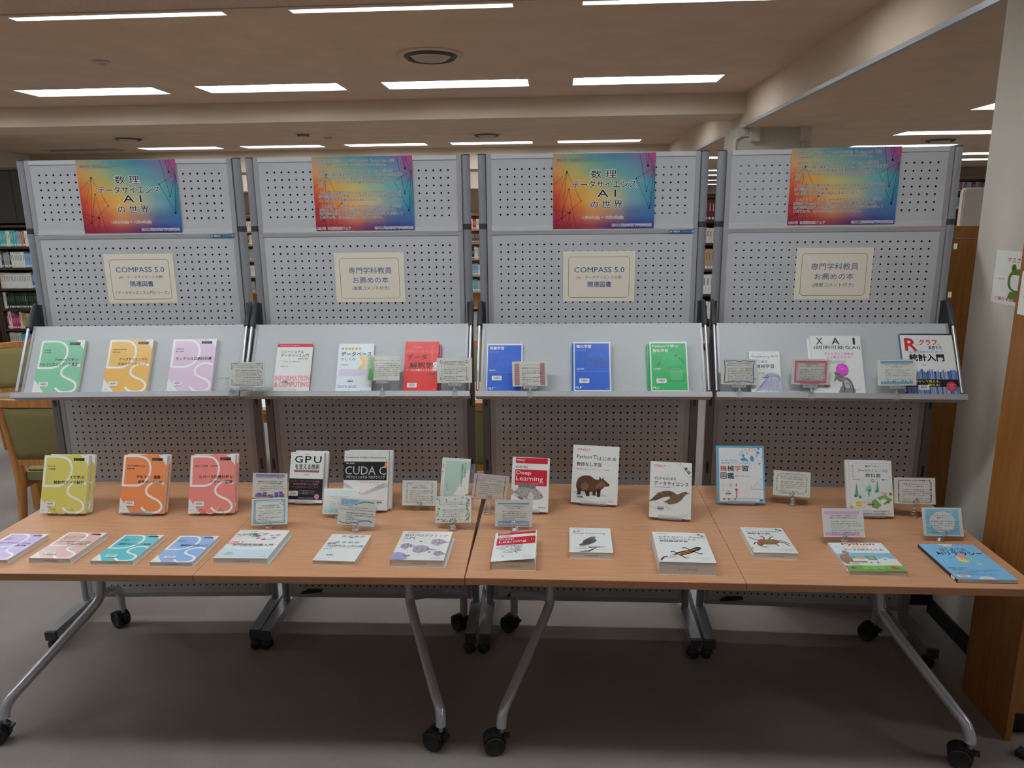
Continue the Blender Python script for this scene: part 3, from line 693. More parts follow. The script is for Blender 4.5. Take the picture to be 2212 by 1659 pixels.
for i, s, z, w, h in POS:
    title = i in (0, 2)
    o = thing('poster', ('colourful gradient poster with large title lettering on the %s stand' if title else 'colourful gradient poster full of small text on the %s stand') % ORDS[i], 'poster', M=on_board(i, s, z), group='gradient exhibition posters')
    MB().box(0, w, 0, h, 0, .0003, M_PAPER).build('sheet', o)
    gradient_sheet(w, h, o)
    p = Print(w, h); p.z = .0005
    network(p)
    if title:
        for st, x0, x1, y0, y1 in (('数 理',.37,.62,.675,.785),('データサイエンス',.19,.815,.545,.645),('A I',.435,.62,.425,.52),('の 世 界',.37,.685,.275,.38)):
            vs, tr, a0, a1, b0, b1 = glyphs(st, .06); p.text(st, x0, x1, y0, y1, HAL, .10); p.text(st, x0, x1, y0, y1, INK, .012)
        p.halo('2021年  冬期図書館フェア', .035, .90, .048, (40,60,80), (190,200,190), 0, hw=.04)
        p.halo('11月26日(金) 〜 12月24日(金)', .49, .135, .045, (215,120,100), (235,220,215), 0, 'c', .08)
        p.halo('旭川工業高等専門学校図書館', .975, .03, .042, (60,50,130), (215,215,235), 0, 'r', .09)
    else:
        y = .925
        for l in LONG:
            if l: p.line(l, .045, y, .0435, HAL, .075, up=False)
            y -= .0505 if l else .034
        p.z += .00014; y = .925
        for l in LONG:
            if l: p.line(l, .045, y, .0435, (45,50,62), .008, up=False)
            y -= .0505 if l else .034
        p.z += .0001
        p.halo('2021年  冬期図書館フェア', .01, .018, .042, (120,30,80), (225,215,225), 0, 'l', .09)
        p.halo('旭川工業高等専門学校図書館', .985, .018, .042, (60,50,130), (215,215,235), 0, 'r', .09)
    p.build(o)
# ---------------------------------------------------------------- cream signs
SG = [(0,.315,1.503,.297,.209,'with four lines on the leftmost stand'),(1,.349,1.500,.295,.209,'for recommended books on the second stand'),(2,.350,1.4985,.296,.208,'with three lines on the third stand'),(3,.332,1.504,.299,.209,'for recommended books on the rightmost stand')]
SB = (38, 72, 140); SGY = (70, 84, 110)
for i, s, z, w, h, lab in SG:
    o = thing('heading_sign', 'cream paper sign with rounded frame ' + lab, 'sign', M=on_board(i, s, z, -.0008), group='cream heading signs on the pegboards')
    MB().box(0, w, 0, h, 0, .0004, M_CREAM).build('sheet', o)
    p = Print(w, h); p.z = .0006
    p.outline(.075, .925, .08, .885, .012, .0013, (45,48,55))
    if i in (0, 2):
        d = 0 if i == 0 else -.05
        p.text('COMPASS 5.0', .155, .855, .63+d, .735+d, SB); p.text('(AI・データサイエンス分野)', .19, .83, .49+d, .565+d, SGY)
        p.text('関連図書', .345, .675, .34+d, .45+d, SB, .012)
        if i == 0: p.text('『データサイエンス入門シリーズ』', .12, .89, .175, .25, SGY)
    else:
        p.text('専門学科教員', .20, .82, .575, .705, SB, .006); p.text('お薦めの本', .255, .77, .385, .51, SB, .006); p.text('(推薦コメント付き)', .24, .775, .235, .325, SGY)
    p.build(o)
for i in (0, 2):
    o = thing('arrow_label', 'small blue strip label with white arrows on the rail of the %s stand' % ORDS[i], 'label', M=on_board(i, .782, 1.7765, -.0052), group='blue arrow labels')
    MB().box(0, .100, 0, .0125, 0, .0005, ink((40,95,150))).build('strip', o)
    p = Print(.1, .0125); p.z = .0006
    for s in (1, -1):
        X = lambda x: x if s == 1 else 1-x
        p.strip([(X(.03), .5), (X(.12), .5)], .0016, (225,230,235)); p.strip([(X(.075), .88), (X(.03), .5), (X(.075), .12)], .0014, (225,230,235))
    p.text('移動方向', .16, .42, .2, .8, (225,230,235), .02); p.text('MOVING DIRECTION', .5, .84, .38, .62, (150,180,205)); p.build(o)
for z in (1.705, 1.515):
    tag(MB().box(1.528, 1.541, 3.044, 3.045, z, z+.022, M_PAPER).build('label_tag'), 'small white tag on the right post of the rightmost stand, %s one' % ('upper' if z > 1.6 else 'lower'), 'label')

# ================================================================ the two folding tables
TM = [Matrix.Translation((-2.1205, 2.1142, 0)) @ rotz(.0290), Matrix.Translation((-.3180, 2.1695, 0)) @ rotz(.0070)]
TD = .885
def make_table():
    o = thing('folding_table', 'x', 'table')
    for x0, x1 in ((0, .8992), (.9008, 1.8)):
        tt = MB().box(x0, x1, .002, TD-.002, .6755, .70, M_BEECH).build('tabletop', o)
        MB().box(x0+.0005, x1-.0005, 0, .0022, .6755, .6993, M_BEECHE).build('edge_band', tt)
        MB().box(x0+.0005, x1-.0005, TD-.0022, TD, .6755, .6993, M_BEECHE).build('edge_band', tt)
    for s in (0, 1):
        X = (lambda x: x) if s == 0 else (lambda x: 1.8-x)
        MB().tube(curve([(X(.275),.46,.676),(X(.275),.46,.50),(X(.272),.455,.40),(X(.262),.43,.35),(X(.20),.29,.263),(X(.135),.145,.178),(X(.112),.098,.145),(X(.105),.078,.115),(X(.105),.072,.093)], 5), .0185, M_LEG, n=14).build('leg', o)
        MB().tube(curve([(X(.268),.45,.385),(X(.225),.58,.325),(X(.13),.77,.225),(X(.106),.82,.195),(X(.104),.835,.16),(X(.104),.835,.093)], 5), .0175, M_LEG, n=12).build('leg', o)
        for y, a in ((.068, 1.13 if s else 1.75), (.835, .8 if s else 1.05)):
            T = Matrix.Translation((X(.105), y, 0)) @ rotz(a)
            c = MB().tube([(0,0,.075),(0,0,.096)], .008, M_STEEL, T=T).box(-.008, .008, -.014, .04, .030, .070, M_BLACK, T).box(-.012, .012, -.030, -.004, .058, .066, M_BLACK, T)
            c.build('caster', o)
            for q in (-1, 1):
                w = MB(); w.lathe([(0,q*.009),(.034,q*.009),(.037,q*.012),(.037,q*.024),(.034,q*.028),(.029,q*.0285),(.028,q*.0265),(.0,q*.0275)] if q > 0 else [(0,-.0275),(.028,-.0265),(.029,-.0285),(.034,-.028),(.037,-.024),(.037,-.012),(.034,-.009),(0,-.009)], M_RUBBER, c=(0,.026,.0372), axis='x', n=28, T=T)
                w.build('caster_wheel', o)
            hv = []; hf = []
            for k in range(9):
                t = math.radians(15+150*k/8); cy_, sy_ = math.cos(t), math.sin(t)
                hv += [(-.026, .026+.041*cy_, .0375+.041*sy_), (.026, .026+.041*cy_, .0375+.041*sy_)]
            for k in range(8): hf.append((2*k, 2*k+1, 2*k+3, 2*k+2))
            MB().add(hv, hf, M_BLACK, T, True).build('caster_hood', o)
    MB().tube([(.275,.46,.655),(1.525,.46,.655)], .016, M_LEG, n=10).build('crossbar', o)
    MB().box(.25, .30, .25, .67, .655, .675, M_LEG).box(1.5, 1.55, .25, .67, .655, .675, M_LEG).build('mounting_plate', o)
    MB().lathe([(0,-.004),(.024,-.004),(.024,.004),(0,.004)], M_ACR, c=(.93,.10,.655), axis='y').build('clear_disc', o)
    return o
t0 = make_table(); t1 = copy_tree(t0)
for o, M, lab in ((t0, TM[0], 'left beech-topped folding table on curved silver legs with casters'), (t1, TM[1], 'right beech-topped folding table on curved silver legs with casters')):
    o.matrix_world = M; o['label'] = lab; o['group'] = 'folding tables pushed together'

# ================================================================ books
WH = (205, 209, 206); BK = (22, 22, 26); GY = (95, 98, 104)
UP20 = lambda ny: Vector((0,0,math.cos(math.radians(20)))) + ny*math.sin(math.radians(20))
def M_lean(mx, my, ang, w, z0=.712, lean=20):
    a = math.radians(ang); ex = Vector((math.cos(a), math.sin(a), 0)); ny = Vector((-math.sin(a), math.cos(a), 0))
    up = Vector((0,0,math.cos(math.radians(lean)))) + ny*math.sin(math.radians(lean))
    return frame(Vector((mx, my, z0)) - ex*w/2, ex, up)
def M_flat(x, y, ang, t):
    a = math.radians(ang); return frame((x, y, .7003+t), (math.cos(a), math.sin(a), 0), (-math.sin(a), math.cos(a), 0))
PT = .5150
def M_shelf(i, s, t):
    # resting on the lip and against the sloping panel
    T = frame((0, -.21, 1.150), (1,0,0), (0, math.sin(PT), math.cos(PT)))
    return SM[i] @ T @ Matrix.Translation((s, .0006, t+.0006))
def book(label, M, w, h, t, col=WH, draw=None, pages=None, spine=None, lift=0, backcol=None, back=0, stamp=False, bar=None, group=None, sticker=None, call=True):
    o = thing('book', label, 'book', M=M, group=group)
    mc = ink(col, .22); ms = ink(spine or col, .25); pg = pages or M_PAGE; tp = t-lift; ct = .0008
    c = MB()
    if lift:
        n = 8; vs = []; fs = []
        for k in range(n+1):
            x = w*k/n; z = -lift + lift*(k/n)
            for yy in (0, h):
                for zz in (z, z-ct): vs.append((x, yy, zz))
        for k in range(n):
            a = 4*k; fs += [(a, a+4, a+6, a+2), (a+1, a+3, a+7, a+5), (a, a+1, a+5, a+4), (a+2, a+6, a+7, a+3)]
        fs.append((4*n, 4*n+1, 4*n+3, 4*n+2)); c.add(vs, fs, mc)
        z1 = -lift
    else:
        c.box(0, w, 0, h, -ct, 0, mc); z1 = 0
    c.build('front_cover', o)
    MB().rbox(-.0012, .0012, 0, h, 0, 0, ms) if False else None
    b = MB(); b.box(0, .0012, 0, h, -t+ct, z1-ct, ms).box(0, w+back, 0, h, -t, -t+ct, ink(backcol, .25) if backcol else ms); b.build('spine_and_back_cover', o)
    MB().box(.0012, w-.0015, .0012, h-.0015, -t+ct, z1-ct-.0002, pg).build('page_block', o)
    if draw:
        p = Print(w, h, shear=lift)
        if lift: p.z = -lift+.00008
        draw(p)
        if sticker: p.disk(-.0+.012, .16, .006, sticker)
        p.build(o, 'cover_print')
    if bar is not None:
        bx, by, bg = bar; l = MB(); W2, H2 = .040, .0195
        p = Print(W2, H2); p.z = .0002 if not lift else -lift+.0018
        if bg: p.rrect(0, 1, 0, 1, .002, (208, 208, 206) if bg is True else bg)
        p.text('旭川高専図書館', .25, .75, .80, .93, GY, up=False)
        rr = random.Random(hash(label) % 999 if False else len(label)); x = .2
        while x < .8:
            d = rr.choice((.008, .014, .02)); p.rect(x, x+d, .38, .68, (50,50,55)); p.z -= .00003; x += d+rr.choice((.009, .014))
        p.z += .00004; p.text('3 0105 01', .38, .62, .13, .24, GY)
        bo = p.build(o, 'barcode_label', loc=(bx*w, by*h, lift*bx if lift else .0016))
    if call:
        p = Print(.018, .026); p.rrect(0, 1, 0, 1, .0015, (30,34,60)); p.rect(.07, .93, .05, .95, (214,214,210)); p.text('418', .3, .9, .6, .78, GY)
        T = frame((-.0003, .012, -min(.019, t*.9)), (0,0,1), (0,1,0)) @ Matrix.Rotation(PI, 4, 'Y') @ Matrix.Translation((-.018, 0, 0))
        p2 = Print(min(.016, t*.8), .026)
        p2.rect(0, 1, 0, 1, (30,34,60)); p2.rect(.1, .9, .06, .94, (214,214,210)); p2.text('418', .25, .75, .6, .75, GY)
        Mx = Matrix(((0,0,-1,-.0004),(0,1,0,.012),(1,0,0,-t*.9),(0,0,0,1)))
        p2.build(o, 'call_number_label', M=Mx)
    if stamp:
        p = Print(w, t); tz = (t-lift)/t
        p.text('旭川工業高等専門学校図書館', .35, .67, .38*tz, .38*tz+min(.22*tz, .0042/t), (92,88,90), .0)
        p.build(o, 'edge_stamp', M=Matrix(((1,0,0,0),(0,0,-1,.0009),(0,1,0,-t),(0,0,0,1))))
    return o
def fit(p, lines, x0, x1, tops, hh, c=BK, bold=.012, slant=0):
    pass
# ---- the series with big D and S letters
def DS(col, lines, authors, x1=.93, xs=None, col2=None):
    def d(p):
        LN = (212, 216, 212)
        p.poly([(0,.26),(0,0),(.27,0)], WH); p.poly([(1,1),(.80,1),(1,.82)], WH)
        for q in (p,):
            D = [(.035,.475),(.035,.968),(.33,.968)]
            p.strip([(.035,.985),(.035,.462)], .0085, LN)
            p.sstrip([(.03,.975),(.33,.975),(.48,.955),(.585,.89),(.63,.80),(.635,.71),(.60,.62),(.53,.54),(.43,.49),(.32,.47),(.03,.47)], .0085, LN)
            p.sstrip([(.975,.505),(.84,.535),(.70,.52),(.60,.45),(.58,.385),(.615,.325),(.72,.275),(.86,.225),(.945,.16),(.95,.09),(.89,.035),(.76,.012),(.61,.03),(.50,.10)], .0085, LN)
        p.rect(.66, .90, .905, .955, (28,30,34)); p.text('データサイエンス', .68, .88, .935, .95, (190,190,190)); p.text('入門シリーズ', .68, .80, .912, .928, (190,190,190))
        y = .80
        for a in authors: p.line(a, .10, y, .026, (60,60,60), .02); y -= .05
        y = .60
        for i, l in enumerate(lines):
            a, b = xs[i] if xs else (.45, .93)
            p.text(l, a, b, y-.005, y+.052, BK, .022); y -= .088
        p.text('講談社', .05, .12, .05, .06, GY)
    return d
GRN, YEL, LIL, OLI, ORA, COR = (122,188,150), (222,170,84), (205,180,204), (198,188,84), (226,128,72), (226,124,116)
PUR, PNK, TEA, BLU = (168,148,204), (205,168,166), (82,184,194), (130,170,220)
dsg = 'series books with large white D and S letters'
book('green cover book with white D and S letters, first on the leftmost shelf', M_shelf(0,.072,.019), .185,.232,.018, GRN, DS(GRN, ['Pythonで学ぶ','アルゴリズムとデータ構造'], ['辻  真吾 著','下平英寿 編'], xs=[(.40,.92),(.05,.92)]), bar=(.12,.12,True), group=dsg)
book('yellow-orange cover book with white D and S letters on the leftmost shelf', M_shelf(0,.361,.019), .184,.232,.018, YEL, DS(YEL, ['データサイエンスの','ためのデータベース'], ['吉岡真治/村井哲也 著','水田正弘 編'], xs=[(.28,.92),(.27,.92)]), bar=(.12,.12,True), group=dsg)
book('pale lilac cover book with white D and S letters on the leftmost shelf', M_shelf(0,.628,.019), .184,.232,.018, LIL, DS(LIL, ['モンテカルロ統計計算'], ['鎌谷研吾 著','駒木文保 編'], xs=[(.12,.93)]), bar=(.12,.12,True), group=dsg)
for nm, M, cc, ls, au, xs, t in (
    ('olive yellow', M_lean(-1.995,2.602,.9,.187), OLI, ['Rで学ぶ','統計的データ解析'], ['林  賢一 著','下平英寿 編'], [(.62,.93),(.26,.93)], .017),
    ('orange', M_lean(-1.678,2.618,-1.5,.185), ORA, ['テキスト・画像・','音声データ分析'], ['西川 仁/佐藤智和/市川 治 著','清水昌平 編'], [(.34,.93),(.38,.93)], .017),
    ('coral red', M_lean(-1.396,2.63,4.0,.180), COR, ['スパース回帰分析と','パターン認識'], ['梅津佑太・西井龍映・上田勇祐 著'], [(.20,.95),(.44,.95)], .016)):
    w = {'olive yellow':.187,'orange':.185,'coral red':.180}[nm]
    book('%s D and S lettered book standing on the left table' % nm, M, w, .231, t, cc, DS(cc, ls, au, xs=xs), bar=(.12,.12,True), group=dsg)
    book('second copy half hidden behind the %s D and S book' % nm, M @ Matrix.Translation(({'olive yellow':.014,'orange':.004,'coral red':.006}[nm], .005, -t-.0005)), w, .231, .012, cc, DS(cc, ls, au, xs=xs), call=False)
FL = [('purple', -2.046,2.185,.8,.146,.016, PUR, ['データサイエンスの','基礎'], [(.12,.90),(.62,.90)], ['濱田悦生 著','狩野 裕 編']),
      ('dusty pink', -1.831,2.198,.6,.149,.020, PNK, ['データサイエンスの','ための数学'], [(.14,.92),(.40,.92)], ['椎名 洋・姫野哲人・保科架風 著','清水昌平 編']),
      ('turquoise', -1.609,2.196,1.6,.149,.016, TEA, ['統計モデルと推測'], [(.16,.94)], ['松井秀俊・小泉和之 著','竹村彰通 編']),
      ('sky blue', -1.397,2.194,1.6,.147,.017, BLU, ['最適化手法入門'], [(.28,.95)], ['寒野善博 著','駒木文保 編'])]
for nm, x, y, a, w, t, cc, ls, xs, au in FL:
    book('%s D and S lettered book lying flat on the left table' % nm, M_flat(x,y,a,t), w, .213, t, cc, DS(cc, ls, au, xs=xs), bar=(.22,.12,True), stamp=True, group=dsg, backcol=WH, back=.001)
# ---- shelf two
def d_rel(p):
    p.rect(0,1,.935,1,(214,40,78)); p.text('Information & Computing=ex17', .08,.62,.953,.98,(230,190,200))
    p.text('リレーショナル', .12,.76,.80,.865,BK,.012); p.text('データベース入門', .12,.90,.725,.79,BK,.012); p.text('[新訂版]', .62,.90,.665,.71,(205,50,80),.012)
    p.text('-データモデル・SQL・管理システム-', .14,.68,.615,.64,BK); p.text('増永良文 著', .14,.34,.52,.545,BK)
    p.text('INFORMATION', .02,.99,.235,.335,(222,130,145),.05); p.text('& COMPUTING', .02,.99,.11,.21,(222,130,145),.05); p.text('サイエンス社', .42,.64,.035,.06,BK)
book('white relational database book with red top band, first on the second shelf', M_shelf(1,.123,.014), .149,.210,.013, WH, d_rel, bar=(.18,.16,None), group='white textbooks on the second shelf', spine=(150,90,100))
def d_kumi(p):
    W2 = (200,212,222); p.rect(0,1,0,1,W2)
    for k, ch_ in enumerate('体系的に学ぶ'): p.disk(.12+.095*k,.895,.0058,(228,180,70)); p.text(ch_, .092+.095*k,.148+.095*k,.877,.912,(60,60,70))
    p.text('データベース', .09,.94,.74,.83,BK,.03); p.text('のしくみ', .09,.50,.645,.71,(60,62,70)); p.text('山本 森樹 著', .1,.30,.545,.57,GY)
    p.blob([(.62,.47),(.70,.60),(.62,.70),(.75,.74),(.82,.62),(.74,.47)],(232,186,96)); p.blob([(.58,.46),(.66,.42),(.72,.52),(.66,.55)],(232,186,96))
    p.rect(.06,.86,.33,.47,(196,190,224)); p.text('DATA BASE', .06,.58,.085,.135,(150,130,205),.01); p.text('日経ソフトプレス', .68,.97,.02,.045,GY)
    for k in range(8): p.text('データベース', .08+.095*k,.17+.095*k,.35+.01*(k%3),.37+.01*(k%3),(170,164,214),up=False)
    p.z += .00005
book('pale blue-white database book behind a card with a green plant', M_shelf(1,.382,.016), .148,.209,.015, (200,210,218), d_kumi, bar=(.26,.17,None), group='white textbooks on the second shelf')
def d_red(p):
    p.rect(0,1,0,1,(226,44,44)); p.text('Data', .22,.52,.86,.925,(236,110,100)); p.text('Hermeneutics', .05,1.0,.775,.84,(236,110,100))
    p.text('分析者のための', .78,.86,.48,.92,(236,110,100),vert=True); p.text('データ', .08,.66,.63,.74,BK,.03); p.text('解釈学', .16,.84,.465,.575,BK,.03)
    p.disk(.92,.54,.010,WH); p.text('入',.88,.96,.52,.56,BK); p.disk(.92,.45,.010,WH); p.text('門',.88,.96,.43,.47,BK)
    p.text('データの本質をとらえる技術', .05,.97,.40,.44,WH,.03); p.text('江崎貴裕', .68,.92,.33,.36,(120,20,25))
    p.text('ソシム',.86,.96,.03,.05,WH)
mr = M_shelf(1,.663,.028)
book('bright red data interpretation book on the second shelf', mr, .138,.213,.012, (226,44,44), d_red, bar=(.11,.07,True), group='books on the second shelf')
book('red and purple copy leaning behind the bright red book', M_shelf(1,.672,.015), .138,.205,.013, (170,60,120), None, call=False, group='books on the second shelf')
# ---- shelf three
def MLP(bc, ti, sub, au, foot, art):
    def d(p):
        p.rect(.035,.965,.03,.97,bc)
        p.blob([(.3,.62),(.45,.78),(.75,.76),(.88,.62),(.7,.52),(.4,.52)], tuple(min(255,int(c*1.02+5)) for c in bc))
        art(p)
        y = .875
        for l, x1 in ti: p.text(l,.08,x1,y,y+.068,(218,224,232),.03); y -= .088
        p.text(sub,.08,.34,y+.035,y+.052,(180,195,225)); p.text(au,.08,.28,.435,.468,(215,220,230),.01)
        p.text('Machine Learning Professional Series',.08,.93,.397,.413,(150,175,225)); p.text(foot,.06,.21,.055,.10,(225,228,235),.02); p.text('機械学習プロフェッショナルシリーズ',.22,.42,.085,.10,(200,205,220)); p.text('講談社',.87,.93,.05,.065,(200,205,220))
    return d
def art_eye(p):
    c = (52,84,150)
    for k in range(7): p.sstrip([(.14+.02*k,.66),(.35,.75-.02*k),(.55,.72-.02*k),(.78,.64)], .0007, c)
    p.sstrip([(.47,.70),(.55,.73),(.58,.66),(.52,.61),(.45,.63)],.0009,c,closed=True); p.sstrip([(.36,.60),(.6,.56),(.8,.58)],.0008,c)
def art_beetle(p):
    c = (48,62,120)
    p.blob([(.22,.66),(.3,.74),(.42,.72),(.46,.62),(.36,.56),(.26,.58)],(48,92,186)); p.blob([(.45,.62),(.6,.70),(.8,.68),(.86,.6),(.75,.52),(.55,.54)],(46,90,184))
    for x in (.3,.45,.6,.75,.85): p.sstrip([(x,.62),(x+.04,.54),(x-.02,.5)],.001,c)
    p.sstrip([(.35,.56),(.55,.50),(.85,.48)],.0012,c); p.sstrip([(.62,.46),(.75,.42)],.0012,(50,110,220))
def art_pot(p):
    c = (30,120,60)
    p.blob([(.53,.45),(.85,.45),(.80,.22),(.58,.22)],(60,178,102)); p.sstrip([(.5,.46),(.7,.49),(.86,.46),(.7,.43)],.0014,c,closed=True); p.strip([(.5,.21),(.9,.21)],.003,(40,90,50))
    for x, y in ((.24,.56),(.2,.52),(.7,.72),(.8,.66),(.88,.58),(.86,.62)): p.disk(x,y,.004,(50,105,75)); p.sstrip([(x,y),(x+.04,y-.05)],.0008,c)
    p.sstrip([(.34,.36),(.45,.30),(.38,.24)],.0012,c); p.sstrip([(.95,.36),(.86,.30),(.92,.24)],.0012,c)
MB1, MB2 = (34,92,205), (26,172,84)
book('blue book with white border at the left end of the third shelf', M_shelf(2,.037,.014), .147,.208,.013, (200,210,220), MLP(MB1,[('深層学習',.48)],'Deep Learning','岡谷貴之','MLP',art_eye), bar=(.16,.24,True), group='blue and green professional series books')
book('blue book with white border in the middle of the third shelf', M_shelf(2,.391,.029), .149,.210,.014, (200,210,220), MLP(MB1,[('強化学習',.48)],'Reinforcement Learning','森村哲郎','MLP',art_beetle), bar=(.15,.165,True), group='blue and green professional series books')
book('copy of the middle blue book showing at its left edge', M_shelf(2,.386,.014), .149,.208,.013, MB1, None, call=False, group='copies behind third shelf books')
book('green book with white border at the right of the third shelf', M_shelf(2,.697,.030), .149,.210,.014, (200,212,205), MLP(MB2,[('Pythonで学ぶ',.79),('強化学習',.49)],'入門から実践まで','久保隆宏','MLS',art_pot), bar=(.15,.165,True), group='blue and green professional series books')
book('copy of the green book showing at its left edge', M_shelf(2,.688,.015), .149,.205,.014, MB2, None, call=False, group='copies behind third shelf books')
# ---- shelf four
def d_rasp(p):
    p.text('ブルーバックス',.09,.5,.93,.96,GY); p.text('Raspberry Piで',.08,.95,.835,.91,(110,100,170),.01); p.text('はじめる',.18,.58,.72,.78,BK,.012); p.text('機械学習',.2,.80,.595,.69,BK,.012)
    p.text('基礎からディープラーニングまで',.3,.72,.55,.57,GY); p.text('金丸隆志',.28,.48,.46,.49,GY)
    V = (105,120,190); rr = random.Random(2)
    for k in range(15):
        y = .02+.018*k; p.sstrip([(.12+.02*k,.0+y*.9),(.4+.01*k,.06+y),(.7,.04+y*1.1),(1,.02+y*1.1)],.0008,V,4)
    for k in range(12):
        p.sstrip([(.46+.045*k,.02),(.50+.035*k,.22),(.47+.045*k,.38-.01*abs(k-6)),(.52+.035*k,.47-.012*abs(k-5))],.0008,V,4)
    for k in range(5): p.sstrip([(.45+.02*k,.36+.015*k),(.6,.47-.02*k),(.85,.46-.02*k),(.98,.38-.02*k)],.001,V,4)
book('small white pocket book with blue wave drawing on the rightmost shelf', M_shelf(3,.134,.018), .118,.174,.017, WH, d_rasp, bar=(.32,.31,None), group='books on the rightmost shelf')
def d_xai(p):
    p.text('X',.12,.25,.85,.965,BK,.012); p.text('A',.43,.58,.85,.965,BK,.012); p.text('I',.85,.89,.85,.965,BK,.012)
    p.text('(説明可能なAI)',.06,.98,.755,.83,(50,50,55),.01); p.text('そのとき人工知能は',.26,.84,.665,.71,(205,80,180),.02); p.text('どう考えたのか?',.30,.80,.60,.645,(205,80,180),.02)
    p.text('大坪直樹・中江俊博・深沢祐太・豊岡 祥',.32,.68,.545,.565,GY); p.text('坂元哲平・佐藤 誠・五十嵐健太・市原大暉 著',.32,.66,.515,.535,GY)
    G = (120,120,124); G2 = (60,60,64); G3=(165,165,168)
    p.blob([(.44,.30),(.42,.36),(.46,.38),(.50,.44),(.62,.46),(.70,.40),(.68,.33),(.60,.28),(.58,.22),(.52,.20),(.46,.24),(.40,.20),(.42,.26)],G)
    p.disk(.585,.415,.0245,(216,70,200),20); p.sstrip([(.50,.40),(.60,.43),(.66,.40)],.001,(240,160,230)); p.sstrip([(.52,.47),(.58,.44),(.60,.40)],.001,(240,160,230))
    p.blob([(.55,.26),(.66,.28),(.74,.22),(.78,.12),(.79,.01),(.50,.01),(.52,.10),(.56,.16)],G); p.blob([(.60,.22),(.70,.22),(.74,.12),(.66,.08),(.60,.12)],G3)
    p.sstrip([(.62,.16),(.68,.18),(.72,.12),(.66,.08),(.60,.11)],.002,G2); p.sstrip([(.58,.03),(.60,.10),(.58,.18)],.003,G2); p.sstrip([(.44,.33),(.52,.33),(.56,.28)],.002,G2); p.sstrip([(.66,.26),(.75,.14),(.77,.02)],.003,G2)
    p.disk(.90,.075,.006,GY,12); p.disk(.90,.075,.0052,WH,12); p.text('リックテレコム',.04,.20,.035,.05,GY); p.text('ほんとうに必要な知識',.70,.86,.06,.075,GY)
book('large white explainable AI book with magenta head, on the rightmost shelf', M_shelf(3,.374,.022), .193,.240,.014, WH, d_xai, bar=(.16,.08,None), group='books on the rightmost shelf')
book('copy of the large white book with the magenta head, showing at its left', M_shelf(3,.366,.0075), .193,.232,.007, WH, None, call=False, group='books on the rightmost shelf')
def d_rg(p):
    p.rect(0,1,.975,1,(30,38,60)); p.text('R',.08,.30,.72,.915,(200,36,46),.04); p.text('と',.31,.345,.80,.825,BK); p.text('グラフ',.35,.69,.81,.90,(200,36,46),.03); p.text('で',.70,.75,.80,.83,BK)
    p.text('実感する',.52,.77,.735,.795,BK,.02); p.text('生命科学のための',.13,.79,.68,.715,(80,140,205),.02); p.text('統計入門',.13,.79,.545,.66,BK,.05); p.text('石井一夫 著',.36,.44,.47,.50,GY)
    rr = random.Random(5); x = 0; C3 = ((50,90,165),(80,130,200),(40,60,120),(120,150,200),(180,150,170),(70,110,190),(30,80,150))
    while x < 1:
        d = rr.uniform(.012,.03); p.rect(x,min(1,x+d*.85),.0,.36+rr.uniform(0,.06),rr.choice(C3)); p.z -= .00003; x += d
    p.z += .00005; p.rect(0,1,.13,.25,(30,30,40)); p.text('動かして覚える、',.18,.66,.20,.235,(230,210,60),.03); p.text('使える!',.42,.64,.145,.18,(230,210,60),.03)
    p.disk(.86,.135,.020,(200,40,60),20); p.text('すぐに使える',.79,.93,.165,.18,WH); p.text('Rの',.83,.89,.135,.155,WH); p.text('サンプルコード',.78,.94,.11,.125,WH); p.text('付き',.83,.89,.085,.10,WH); p.text('羊土社',.06,.14,.05,.065,WH)
book('white and blue statistics book with large red R, rightmost shelf', M_shelf(3,.722,.017), .196,.253,.016, WH, d_rg, bar=(.23,.08,True), spine=(70,90,140), group='books on the rightmost shelf')
# ---- standing books on the tables
def d_gpu(p):
    p.rect(0,1,.0,.06,(210,210,210)); p.rect(0,1,.06,.475,(34,32,38)); p.text('増補改訂',.42,.58,.955,.975,(180,100,120))
    p.text('G',.13,.36,.79,.925,BK,.02); p.text('P',.44,.62,.79,.925,BK,.02); p.text('U',.70,.92,.79,.925,BK,.02); p.text('を支える技術',.15,.87,.66,.765,BK,.03)
    p.rect(.12,.88,.60,.645,(150,110,130)); p.text('超並列ハードウェアの快進撃[技術基礎]',.15,.85,.61,.635,(60,40,50)); p.text('Hisa Ando',.42,.58,.545,.565,BK)
    c = (190,110,130); p.text('AI・ディープラーニングでの大躍進、',.06,.92,.405,.445,c); p.text('科学技術計算における実績、',.12,.88,.345,.385,c); p.text('ルーツの3Dグラフィックス、ゲーム',.08,.88,.29,.325,c)
    for y, a in ((.225,.78),(.195,.75),(.165,.77)): p.text('GPUコンピューティングの基礎から最新のハードウェアまで', .14,a,y,y+.018,(200,200,205))
    p.disk(.84,.125,.0105,(205,130,150),16); p.text('技術評論社',.42,.56,.02,.035,BK); p.text('注目',.80,.88,.115,.135,(120,40,60)); p.text('本書の特長とGPUの歴史を解説',.30,.74,.085,.105,(200,200,205))
mg = M_lean(-1.059,2.757,-2.0,.143)
book('black and white GPU technology book standing behind the purple card', mg, .143,.206,.024, WH, d_gpu, bar=(.0,.13,True), group='books standing on the left table')
book('second copy behind the black and white GPU book', mg @ Matrix.Translation((.010,.008,-.0245)), .143,.206,.020, WH, None, spine=(40,40,44), call=False, group='copies behind the standing books')
